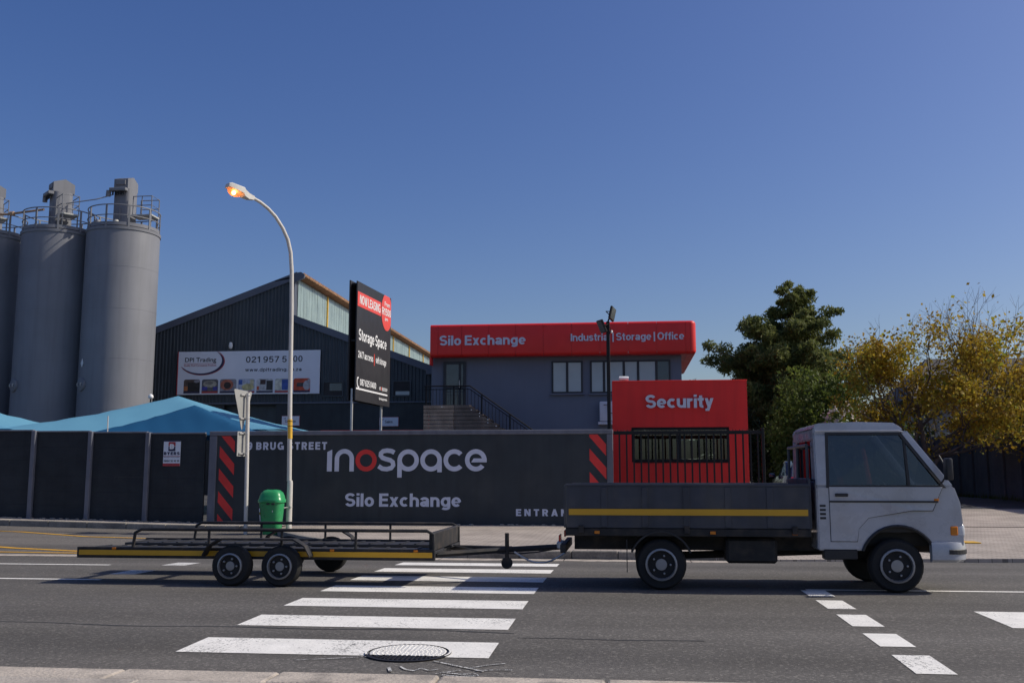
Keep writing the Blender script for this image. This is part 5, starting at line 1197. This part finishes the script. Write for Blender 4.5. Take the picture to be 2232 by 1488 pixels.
# doors (skin, handle, glass)
for ya, yb, s_ in ((TY0-.007, TY0+.004, -1), (TY1-.004, TY1+.007, 1)):
    b = B(); b.prism(K((.14, .56), (.42, .56), (.44, .70), (.55, .82), (1.02, .90), (1.24, .90), (1.36, 1.155), (.14, 1.155)), 'xz', ya, yb)
    bmesh.ops.bevel(b.bm, geom=list(b.bm.edges), offset=.003, segments=1, affect='EDGES'); tumble(b); dd = obj('door', b, 'cab', tk)
    yg = TY0+.02 if s_ < 0 else TY1-.026
    b = B(); b.prism(K((.13, 1.15), (1.375, 1.15), (.95, 1.745), (.15, 1.745)), 'xz', yg, yg+.005); tumble(b); obj('side_glass', b, 'glass_dark', dd)
    b = B(); b.prism(K((.99, 1.165), (1.02, 1.165), (1.0, 1.67), (.975, 1.70)), 'xz', yg-.012, yg+.018); tumble(b); obj('glass_divider', b, 'plastic', dd)
    b = B(); yq = ya+.0035 if s_ < 0 else yb-.0105
    b.prism(K((.134, .554), (.424, .554), (.445, .695), (.554, .813), (1.021, .893), (1.245, .893), (1.367, 1.16), (.134, 1.16)), 'xz', yq, yq+.007); tumble(b); obj('door_seal', b, 'plastic', dd)
    b = B(); P_ = K((.11, 1.145), (1.40, 1.145), (.955, 1.765), (.13, 1.765)); I_ = K((.145, 1.175), (1.34, 1.175), (.935, 1.735), (.162, 1.735))
    yw = TY0-.003 if s_ < 0 else TY1-.003
    for i in range(4):
        j = (i+1) % 4; b.prism([P_[i], P_[j], I_[j], I_[i]], 'xz', yw, yw+.006)
    tumble(b); obj('window_rubber', b, 'plastic', dd)
    yh = ya-.02 if s_ < 0 else yb-.002
    b = B(); b.box(KX+.2, KX+.34, yh, yh+.022, 1.05, 1.085, .006); obj('handle', b, 'plastic', dd)
    b = B(); b.box(KX+.14, KX+1.3, ya-.008 if s_ < 0 else yb, ya if s_ < 0 else yb+.008, .985, 1.005); obj('side_moulding', b, 'plastic', dd)
    ym = TY0-.16 if s_ < 0 else TY1+.04
    b = B(); b.tube([(KX+1.36, TY0+.03 if s_ < 0 else TY1-.03, 1.2), (KX+1.4, ym+.06, 1.32), (KX+1.36, TY0+.07 if s_ < 0 else TY1-.07, 1.5)], .01, 6); mi = obj('mirror', b, 'plastic', tk)
    b = B(); b.box(KX+1.36, KX+1.43, ym-.02, ym+.12, 1.23, 1.47, .02, 2); obj('mirror_head', b, 'plastic', mi, 40)
    b = B(); b.box(KX+.06, KX+.42, ya+.004 if s_ < 0 else yb-.16, ya+.16 if s_ < 0 else yb-.004, .36, .47, .01); obj('step', b, 'plastic', tk)
    b = B(); b.box(KX+1.36, KX+1.585, TY0+.03 if s_ < 0 else TY1-.36, TY0+.36 if s_ < 0 else TY1-.03, .60, .76, .04, 3); hl = obj('headlight', b, 'headlamp', tk, 40)
    b = B(); b.box(KX+1.42, KX+1.50, TY0+.012 if s_ < 0 else TY1-.1, TY0+.1 if s_ < 0 else TY1-.012, .63, .73, .01); obj('indicator', b, 'amber', hl)
    b = B(); b.tube([(KX+.86+.41*math.cos(R(a)), (TY0-.004) if s_ < 0 else TY1+.004, .32+.41*math.sin(R(a))) for a in range(20, 161, 10)], .018, 6); obj('arch_trim', b, 'plastic', tk)
b = B(); b.prism(K((1.0, 1.785), (1.465, 1.165), (1.475, 1.172), (1.01, 1.792)), 'xz', TY0+.10, TY1-.10); tumble(b); obj('windscreen', b, 'glass_dark', tk)
b = B(); b.box(KX+.015, KX+.021, TY0+.25, TY1-.25, 1.22, 1.68); obj('rear_window', b, 'glass_dark', tk)
bp = [(.0, .34), (-.035, .37), (-.04, .50), (-.025, .555), (.03, .565), (.06, .5), (.06, .36)]
path = [(KX+1.20, TY0, 0, -1), (KX+1.38, TY0, 0, -1)]+[(KX+1.38+.2*math.sin(R(a)), TY0+.2-.2*math.cos(R(a)), math.sin(R(a)), -math.cos(R(a))) for a in range(10, 91, 10)]
path += [(KX+1.38+.2*math.cos(R(a)), TY1-.2+.2*math.sin(R(a)), math.cos(R(a)), math.sin(R(a))) for a in range(0, 91, 10)]+[(KX+1.20, TY1, 0, 1)]
b = B(); b.loft([[(x-nx*i_, y-ny*i_, z) for i_, z in bp] for x, y, nx, ny in path]); fb = obj('front_bumper', b, 'cab', tk, 40)
b = B(); b.loft([[(x+nx*(.042+.004*k), y+ny*(.042+.004*k), z) for k, z in ((0, .43), (1, .435), (1, .475), (0, .48), (-4, .45))] for x, y, nx, ny in path[1:-1]]); obj('bumper_strip', b, 'plastic', fb)
for s_ in (-1, 1):
    yv = TY0-.004 if s_ < 0 else TY1-.004
    b = B(); b.tube([(KX+x, yc_+(yv+.004-yc_)*(1-(z-1.16)*.13)-.003*1, z) for x, z in ((.02, 1.78), (.93, 1.78), (.985, 1.765))], .009, 6); obj('rain_gutter', b, 'cab', tk)
    b = B()
    for k in range(4): b.box(KX+.03, KX+.095, yv, yv+.008, .80+.045*k, .825+.045*k, .002)
    o = obj('vent_slots', b, 'plastic', tk); o['kind'] = 'stuff'
    b = B(); b.box(KX+1.26, KX+1.31, yv-.002, yv+.01, 1.0, 1.03, .004); obj('side_repeater', b, 'amber', tk)
b = B(); b.box(KX+1.572, KX+1.59, TY0+.4, TY1-.4, .76, .9, .006); obj('grille', b, 'plastic', tk)
b = B(); b.box(KX+1.630, KX+1.638, 12.0, 12.52, .42, .53); obj('number_plate', b, 'yellow', tk)
b = B(); b.tube([(KX+1.49, 12.0, 1.18), (KX+1.3, 12.25, 1.42)], .008, 5); b.tube([(KX+1.49, 12.6, 1.18), (KX+1.3, 12.85, 1.42)], .008, 5); obj('wiper', b, 'plastic', tk)
# trailer
tl = thing('car_trailer', 'low black twin track trailer with yellow stripe towed behind the truck', 'trailer', (-4.4, 12.4, TG))
LX0, LX1, LY0, LY1 = -6.75, -2.35, 11.52, 13.3
for ya, yb in ((LY0+.05, LY0+.62), (LY1-.62, LY1-.05)):
    b = B(); b.box(LX0, LX1, ya, yb, .375, .405, .004); tr_ = obj('deck_track', b, 'deck', tl)
    for k in range(22): b = B(); x = LX0+.1+.2*k; b.box(x, x+.03, ya+.02, yb-.02, .406, .416); o = obj('tread_bar', b, 'deck', tr_)
for y, s_ in ((LY0, -1), (LY1-.05, 1)):
    b = B(); b.box(LX0, LX1, y, y+.05, .30, .43, .006); cr = obj('side_rail', b, 'chassis', tl)
    b = B(); b.box(LX0+.03, LX1-.03, y-.006 if s_ < 0 else y+.0505, y-.001 if s_ < 0 else y+.0555, .335, .395); obj('reflective_stripe', b, 'tape', cr)
    b = B(); b.tube([(LX0+.7, y+.025, .43), (LX0+.72, y+.025, .60), (LX0+.8, y+.025, .64), (LX1-.1, y+.025, .64), (LX1-.02, y+.025, .60), (LX1-.02, y+.025, .43)], .02, 8); hr = obj('hand_rail', b, 'chassis', tl, 50)
    for k in range(1, 4): x = LX0+.75+k*(LX1-LX0-.8)/4; b = B(); b.tube([(x, y+.025, .43), (x, y+.025, .64)], .016, 6); obj('stanchion', b, 'chassis', hr)
    for x in (-4.75, -4.15): wheel(tl, x, y-.08 if s_ < 0 else y+.13, .235, .15, s_)
    b = B(); yy = y-.17 if s_ < 0 else y+.052
    P = [(-5.1, .36), (-5.04, .47), (-4.9, .55), (-4.0, .55), (-3.86, .47), (-3.8, .36)]; b.prism(P+[(x, z-.02) for x, z in P[::-1]], 'xz', yy, yy+.165); obj('mudguard', b, 'chassis', tl)
for x in (-6.6, -5.6, -4.45, -3.4, -2.45): b = B(); b.box(x-.03, x+.03, LY0+.05, LY1-.05, .30, .372); obj('cross_member', b, 'chassis', tl)
b = B(); b.tube([(-2.4, LY0+.3, .35), (-1.55, 12.35, .38), (-.93, 12.3, .42)], .035, 8); b.tube([(-2.4, LY1-.3, .35), (-1.55, 12.42, .38)], .035, 8); db = obj('drawbar', b, 'chassis', tl)
b = B(); b.lathe([(.03, -.05), (.06, -.03), (.06, .03), (.03, .06)], (-.93, 12.3, .44), 12); obj('coupling', b, 'galv', db)
b = B(); b.tube([(-1.5+.09*k, 12.22, .36-.13*math.sin(math.pi*k/7)) for k in range(8)], .012, 5); obj('safety_chain', b, 'galv', db)
b = B(); b.tube([(-2.3+.21*k, 12.46, .42-.10*math.sin(math.pi*k/7)) for k in range(8)], .009, 5); obj('light_cable', b, 'plastic', db)
for x in (-6.3, -4.9, -3.6, -2.6):
    b = B(); b.box(x, x+.05, LY0-.012, LY0-.001, .40, .425, .003); obj('side_marker', b, 'amber', tl)
b = B(); b.tube([(-1.6, 12.3, .25), (-1.6, 12.3, .58)], .026, 8); b.lathe([(.07, -.02), (.07, .02)], (-1.6, 12.3, .22), 14, 'y'); obj('jockey_wheel', b, 'chassis', db)
for y in (LY0+.08, LY1-.28): b = B(); b.box(LX0-.03, LX0-.001, y, y+.2, .31, .40, .006); obj('tail_light', b, 'tail', tl)
b = B(); b.box(LX1-.08, LX1-.02, LY0+.051, LY1-.051, .406, .62, .01); obj('wheel_stop', b, 'chassis', tl)

for o in (tk, tl): o.location.x += .13
# ------------------------------------------------------------------ yard things: parked car, orange post, right fence
px_, py_, pz_ = 5.75, 33.2, zyard(31.2)
pc = thing('parked_car', 'dark blue hatchback parked nose-in beyond the gate', 'car', (px_, py_, pz_))
b = B(); W_ = .84
sec = [(-2.0, .30, .62, .72), (-1.96, .24, .95, .80), (-1.7, .22, 1.0, .84), (-.9, .2, .98, .85), (.6, .2, .96, .85), (1.6, .22, .88, .83), (1.95, .26, .72, .74)]
rings = [[(px_+s_*w_, py_+y, pz_+z) for s_, z in ((-.92, lo), (-1, lo+.15), (-1, hi-.16), (-.95, hi), (.95, hi), (1, hi-.16), (1, lo+.15), (.92, lo))] for y, lo, hi, w_ in sec]
b.loft(rings); body_ = obj('body', b, 'car_blue', pc, 40)
b = B(); sec = [(-1.93, .94, .96, .72), (-1.55, .95, 1.36, .62), (-1.2, .95, 1.45, .60), (0, .95, 1.46, .60), (.5, .95, 1.36, .60), (1.05, .93, .95, .70)]
rings = [[(px_-W_*.93, py_+y, pz_+lo), (px_-w_, py_+y, pz_+hi), (px_+w_, py_+y, pz_+hi), (px_+W_*.93, py_+y, pz_+lo)] for y, lo, hi, w_ in sec]
b.loft(rings); obj('cabin', b, 'film_dark', pc, 30)
b = B(); b.prism([(-1.45, 1.43), (-1.2, 1.455), (0, 1.47), (.45, 1.39), (.4, 1.37), (0, 1.44), (-1.2, 1.44)], 'yz', -.61, .61); b.xf(Matrix.Translation((px_, py_, pz_))); obj('roof', b, 'car_blue', pc, 40)
for s_ in (-1, 1):
    b = B(); b.box(px_+s_*.66-.12, px_+s_*.66+.12, py_-2.0, py_-1.9, pz_+.72, pz_+.94, .02); obj('tail_light', b, 'tail', pc)
    for y in (-1.25, 1.3):
        b = B(); b.lathe([(.17, -.1), (.28, -.1), (.30, -.05), (.30, .05), (.28, .1), (.17, .1)], (px_+s_*.76, py_+y, zyard(py_+y)+.30), 24, 'x'); wo = obj('wheel', b, 'tyre', pc, 40)
        b = B(); b.lathe([(.18, -.02), (.16, .02), (.01, .03)], (px_+s_*.86, py_+y, zyard(py_+y)+.30), 20, 'x'); obj('rim', b, 'rim', wo, 40)
    b = B(); b.box(px_+s_*.95-.09, px_+s_*.95+.09, py_+.55, py_+.67, pz_+.93, pz_+1.06, .03, 2); obj('mirror', b, 'car_blue', pc, 40)
    b = B(); b.prism([(-1.5, .98), (-1.42, .98), (-1.28, 1.42), (-1.36, 1.4)], 'yz', px_+s_*.70, px_+s_*.82); b.xf(Matrix.Translation((0, py_, pz_))); obj('rear_pillar', b, 'car_blue', pc)
b = B(); b.box(px_-.26, px_+.26, py_-2.015, py_-1.985, pz_+.62, pz_+.74, .003); obj('number_plate', b, 'board_white', pc)
b = B(); b.box(px_-.78, px_+.78, py_-2.06, py_-1.9, pz_+.34, pz_+.56, .04, 2); obj('bumper', b, 'car_blue', pc, 40)
op = thing('orange_delineator', 'orange plastic delineator post leaning on its base in the driveway', 'traffic post', (7.05, 30, zyard(30)))
b = B(); b.tube([(7.06, 30, zyard(30)+.05), (7.0, 30, 1.2), (6.88, 30, 2.08)], [.085, .07, .05], 12); obj('post', b, 'orange', op, 40)
b = B(); b.loft([[(7.1+sx*w_, 30+sy*w_, zyard(30)+z) for sx, sy in ((-1, -1), (1, -1), (1, 1), (-1, 1))] for w_, z in ((.28, -.02), (.28, .05), (.1, .16))]); obj('base', b, 'orange', op)
rf = thing('side_fence', 'tall dark precast fence running back along the right of the driveway', 'fence', (13.5, 40, .4))
sm = B().box(0, .06, -.77, .77, .0, .3575, .0025).mesh('slab'); sm.materials.append(M['fence_blue'])
pm = B().box(-.05, .12, -.05, .05, -.2, 2.56, .01).mesh('post'); pm.materials.append(M['fence_blue'])
for i in range(16):
    y = 29.5+1.62*i; zb = zyard(y)-.02
    o = link('post', pm, 'fence_blue', rf); o.location = Vector((13.5, y, zb))-rf.location
    for k in range(7):
        o = link('slab', sm, 'fence_blue', rf); o.location = Vector((13.53+random.uniform(-.005, .005), y+.81, zyard(y+.8)-.02+.358*k))-rf.location
b = B()
for i in range(900):
    x = 13.45-abs(random.gauss(0, .18)); y = random.uniform(30, 50); z = zyard(y); h_ = random.uniform(.05, .22); a = random.uniform(0, 6.28)
    dx, dy = .012*math.cos(a), .012*math.sin(a); lx_, ly_ = random.uniform(-.06, .06), random.uniform(-.06, .06)
    b.poly([(x-dx, y-dy, z), (x+dx, y+dy, z), (x+lx_, y+ly_, z+h_)])
struct('grass_strip', b, 'grass', 'strip of rough grass at the foot of the right fence', kind='stuff')

# ------------------------------------------------------------------ vegetation
def quads(name, V, m, parent):
    n = len(V)//4; me = bpy.data.meshes.new(name)
    me.vertices.add(4*n); me.vertices.foreach_set('co', np.asarray(V, np.float32).ravel())
    me.loops.add(4*n); me.loops.foreach_set('vertex_index', np.arange(4*n, dtype=np.int32))
    me.polygons.add(n); me.polygons.foreach_set('loop_start', np.arange(0, 4*n, 4, dtype=np.int32))
    me.update(calc_edges=True); me.validate()
    return link(name, me, m, parent)
def leaf_quads(C, size, asp=.5, up=0., jit=.35):
    n = len(C); d = RNG.normal(size=(n, 3)); d[:, 2] += up; d /= np.linalg.norm(d, axis=1)[:, None]
    e = np.cross(d, RNG.normal(size=(n, 3))); e /= np.linalg.norm(e, axis=1)[:, None]
    s = size*(1+jit*RNG.normal(size=n)).clip(.4, 2)[:, None]; d = d*s; e = e*s*asp
    return np.stack([C-d*.5, C+e*.5, C+d*.5, C-e*.5], 1).reshape(-1, 3)
def blob(c, r, n, shell=.45):
    p = RNG.normal(size=(n, 3)); p /= np.linalg.norm(p, axis=1)[:, None]; rad = (1-shell*RNG.random(n)**1.5)[:, None]
    # uneven surface
    f = 1+.22*np.sin(p[:, :1]*5+c[0])*np.sin(p[:, 1:2]*6+c[1]*3)*np.sin(p[:, 2:]*5+c[2])
    return np.asarray(c)+p*rad*f*np.asarray(r)
def shrub(name, label, cat, base, blobs, m, size, dens, group=None, asp=.6, up=.3, stems=5, extra=None):
    t = thing(name, label, cat, base, 0, group); C = []
    for (c, r) in blobs: C.append(blob(c, r, int(dens*(r[0]*r[1]+r[1]*r[2]+r[0]*r[2]))))
    quads('crown', leaf_quads(np.concatenate(C), size, asp, up), m, t)
    b = B(); bs = Vector(base)
    for k in range(stems):
        c = Vector(blobs[k % len(blobs)][0]); mid = bs.lerp(c, .5)+Vector((random.uniform(-.2, .2), random.uniform(-.2, .2), 0))
        b.tube([bs+Vector((random.uniform(-.1, .1), random.uniform(-.1, .1), -.1)), mid, c], [.09, .06, .025], 6)
    obj('trunk', b, 'bark', t, 60)
    if extra: fo = quads('flowers', leaf_quads(np.concatenate([blob(c, r, n_, .1) for c, r, n_ in extra]), .16, .9), 'flower', t); fo['kind'] = 'stuff'
    return t
# conifer
pn = thing('pine_tree', 'tall dark green pine with ragged layered crown behind the booth', 'tree', (7.6, 52, .45))
b = B(); trunk = [(7.6, 52, .3), (7.7, 52, 3.5), (8.0, 52, 6.5), (8.55, 52, 9), (8.95, 52, 11.0)]; b.tube(trunk, [.32, .26, .19, .1, .03], 10)
C = []; tips = []
def tx(z): 
    for (xa, _, za), (xb, _, zb) in zip(trunk, trunk[1:]):
        if z <= zb: return xa+(xb-xa)*(z-za)/(zb-za)
    return 8.95
z = 1.2
while z < 10.8:
    RR = float(np.interp(z, [1.2, 5, 7, 8.2, 9.0, 9.7, 10.3, 11.2], [3.2, 3.3, 3.0, 2.4, 1.65, .85, .7, .22]))*(1+.16*math.sin(z*3.1)); nb = max(3, int(3+RR*2.6)); off = random.uniform(0, 6.28)
    for k in range(nb):
        a = off+2*math.pi*k/nb+random.uniform(-.25, .25); L = RR*random.uniform(.5, 1.22)
        if math.cos(a) < -.3 and z < 7.5: L *= 1.12
        zj = z+random.uniform(-.35, .35); p0 = Vector((tx(zj), 52, zj)); p1 = p0+Vector((math.cos(a)*L, math.sin(a)*L, L*.12+random.uniform(-.35, .5)))
        b.tube([p0, p0.lerp(p1, .5)+Vector((0, 0, -.08)), p1], [.05, .035, .012], 5)
        for f in (1., .78, .56, .34):
            if L*f < .35 and f < 1: continue
            c = p0.lerp(p1, f)+Vector((random.uniform(-.15, .15), random.uniform(-.2, .2), random.uniform(-.12, .25))); s_ = (.19+.17*RR/3.5)*random.uniform(.65, 1.35)*(1.25 if f < 1 else 1)
            C.append(blob(c, (s_*1.3, s_*1.3, s_*random.uniform(.75, 1.15)), int(380*s_*2.3), .75))
    z += .58+random.uniform(-.08, .08)
obj('trunk', b, 'bark', pn, 60); quads('crown', leaf_quads(np.concatenate(C), .20, .32, .6), 'leaf_pine', pn)
# autumn tree: limbs grown by repeated forking, leaves on the outer twigs
def autumn(name, label, base, seed, lean, H, spread, dens, xr):
    rnd = random.Random(seed); t = thing(name, label, 'tree', base, 0); b = B(); L_ = []
    def grow(p, d, L, r, lev):
        n = 3; pts = [p]; q = p; dd = d.copy()
        for i in range(n):
            dd = (dd+Vector((rnd.gauss(0, .13), rnd.gauss(0, .13), rnd.gauss(.03, .10)))).normalized(); q = q+dd*(L/n); pts.append(q)
        r1 = r*.62
        b.tube(pts, [r+(r1-r)*i/n for i in range(n+1)], 7 if lev < 2 else (5 if lev < 4 else 3), cap=False)
        if lev >= 3:
            for i in range(1, n+1): L_.append((pts[i], lev))
        if lev < 6:
            kids = 3 if lev < 4 else 2 if lev < 5 else 3
            for k in range(kids):
                ax = Vector((rnd.gauss(0, 1), rnd.gauss(0, 1), rnd.gauss(0, .6))); ax = (ax-dd*ax.dot(dd)).normalized()
                a = R(rnd.uniform(16, 46)); nd = (dd*math.cos(a)+ax*math.sin(a)+Vector((0, 0, .05))).normalized()
                grow(pts[-1] if k else pts[-1], nd, L*rnd.uniform(.66, .86), r1*rnd.uniform(.75, .95), lev+1)
            if lev in (1, 2, 3):
                ax = Vector((rnd.gauss(0, 1), rnd.gauss(0, 1), .2)).normalized(); grow(pts[2], (dd*.5+ax*.8).normalized(), L*.62, r*.4, lev+2)
    for (d, L, r) in lean: grow(Vector(base)+Vector((0, 0, -.1)) if d[3] == 0 else Vector(base)+Vector(d[4:7]), Vector(d[:3]).normalized(), L, r, 1)
    obj('trunk', b, 'bark_grey', t, 60)
    P = np.array([p for p, l in L_]); lv = np.array([l for p, l in L_]); C = []
    zt = P[:, 2].max()
    for p, l in zip(P, lv):
        f = max(.02, min(1, (zt-1.0-p[2])/1.5)); cl_ = .5+.8*math.sin(p[0]*2.1+1)*math.sin(p[2]*2.6)
        n = RNG.poisson(dens*f*max(.05, cl_))
        if n: C.append(p+RNG.normal(size=(n, 3))*.17)
    quads('crown', leaf_quads(np.concatenate(C), .105, .8, -.2, .3), 'leaf_autumn', t); return t, P
AB = (10.25, 36.2, .42)
tr1, P1 = autumn('autumn_tree', 'yellow and orange autumn tree with bare top twigs right of the pine', AB, 5,
    [((.22, 0, 1, 0), 1.75, .17), ((.6, -.1, .75, 1, .3, 0, 1.1), 1.9, .10), ((-.42, .1, .9, 1, .12, 0, 1.2), 1.3, .09), ((.95, .1, .42, 1, .4, 0, 1.7), 1.75, .10), ((-.1, .3, 1, 1, .3, .1, 1.5), 1.8, .10), ((.75, -.3, .6, 1, .4, 0, 1.6), 1.9, .09), ((.95, -.25, .18, 1, .35, 0, 1.5), 1.5, .06), ((.6, -.6, .25, 1, .3, 0, 1.5), 1.3, .06)], 0, 0, 8.0, None)
shrub('broadleaf_tree', 'rounded mid green tree left of the autumn tree', 'tree', (7.9, 44, .45), [((7.7, 44, 4.3), (1.35, 1.2, 1.75)), ((8.9, 44.2, 3.7), (1.2, 1.1, 1.5)), ((7.0, 43.8, 3.0), (1.1, 1, 1.5)), ((8.3, 43.6, 2.6), (1.4, 1.1, 1.4)), ((9.4, 44, 5.0), (.8, .7, .9)), ((7.6, 44, 1.7), (1.2, 1, 1.3))], 'leaf_green', .17, 330)
shrub('oleander_bush', 'oleander bush with white and pink flowers below the autumn tree', 'bush', (8.9, 40.5, .45), [((8.7, 40.5, 3.1), (.9, .7, .9)), ((9.3, 40.5, 2.2), (1.0, .8, 1.2)), ((8.2, 40.4, 1.9), (.9, .8, 1.2))], 'leaf_green', .15, 330, extra=[((8.7, 40.4, 3.2), (.95, .75, .95), 200), ((8.3, 40.3, 2.5), (.9, .8, .9), 120)])
shrub('bright_bush', 'bright yellow-green bush between the oleander and autumn tree', 'bush', (10.3, 42, .45), [((10.35, 42, 3.5), (.85, .7, .85)), ((10.6, 42, 2.4), (1.1, .9, 1.3)), ((9.9, 42, 1.6), (1, .9, 1.1))], 'leaf_bright', .15, 380)
shrub('dark_hedge', 'dark hedge behind the gate and the pine', 'hedge', (5.0, 49, .45), [((3.6, 49, 2.0), (1.5, 1, 1.9)), ((5.4, 49, 2.4), (1.6, 1, 2.2)), ((7.2, 48.6, 2.0), (1.5, 1, 1.9)), ((9.4, 48.6, 2.2), (1.7, 1, 2.1)), ((11.6, 48.6, 2.2), (1.6, 1, 2.1)), ((13.4, 48.8, 2.6), (1.6, 1, 2.4))], 'leaf_dark', .2, 190)
shrub('dark_tree', 'dark-leaved tree beyond the right fence at the picture edge', 'tree', (17.2, 46, .45), [((16.6, 46, 3.4), (1.6, 1.3, 1.3)), ((18.2, 46, 4.0), (1.6, 1.3, 1.5)), ((17.4, 46, 2.2), (1.9, 1.3, 1.2)), ((15.5, 46, 2.8), (1.2, 1, 1))], 'leaf_dark', .18, 230)

# ------------------------------------------------------------------ house beyond the trees
hs = thing('neighbour_house', 'house with dark tiled roof and pale eave behind the autumn tree', 'house', (21.5, 62, .45))
b = B(); b.box(16.5, 27.5, 58.5, 66, .2, 5.6); obj('wall', b, 'house_wall', hs)
b = B(); V = [(15.8, 57.8, 5.55), (28.2, 57.8, 5.55), (28.2, 66.7, 5.55), (15.8, 66.7, 5.55), (18.2, 62.2, 8.3), (26, 62.2, 8.3)]; vv = [b.bm.verts.new(p) for p in V]
for f in ((0, 1, 5, 4), (1, 2, 5), (2, 3, 4, 5), (3, 0, 4), (3, 2, 1, 0)): b.bm.faces.new([vv[i] for i in f])
rfh = obj('roof', b, 'house_tile', hs)
for k in range(14):
    f = k/14; y = 57.8+(62.2-57.8)*f; z = 5.55+2.75*f; xa = 15.8+2.4*f; xb = 28.2-2.2*f
    b = B(); b.box(xa+.05, xb-.05, y-.02, y+.33, z+.0, z+.055, rot=Matrix.Rotation(math.atan2(2.75, 4.4), 4, 'X')); obj('tile_course', b, 'house_tile', rfh)
b = B(); b.box(20.5, 29, 55.0, 58.6, 5.25, 5.33, rot=Matrix.Rotation(R(9), 4, 'X')); obj('lean_to_roof', b, 'roof_grey', hs); b = B(); b.box(20.5, 29, 54.96, 55.02, 4.95, 5.1); obj('eave_gutter', b, 'white', hs)
for x in (20.7, 24.5, 28.7): b = B(); b.box(x-.06, x+.06, 55.1, 55.22, .3, 4.98); obj('veranda_post', b, 'house_wall', hs)
for x in (18.2, 22.0):
    b = B(); b.box(x, x+1.3, 58.44, 58.5, 2.2, 3.6); wv = obj('window', b, 'dark_frame', hs); b = B(); b.box(x+.08, x+1.22, 58.42, 58.438, 2.28, 3.52); obj('pane', b, 'film_dark', wv)
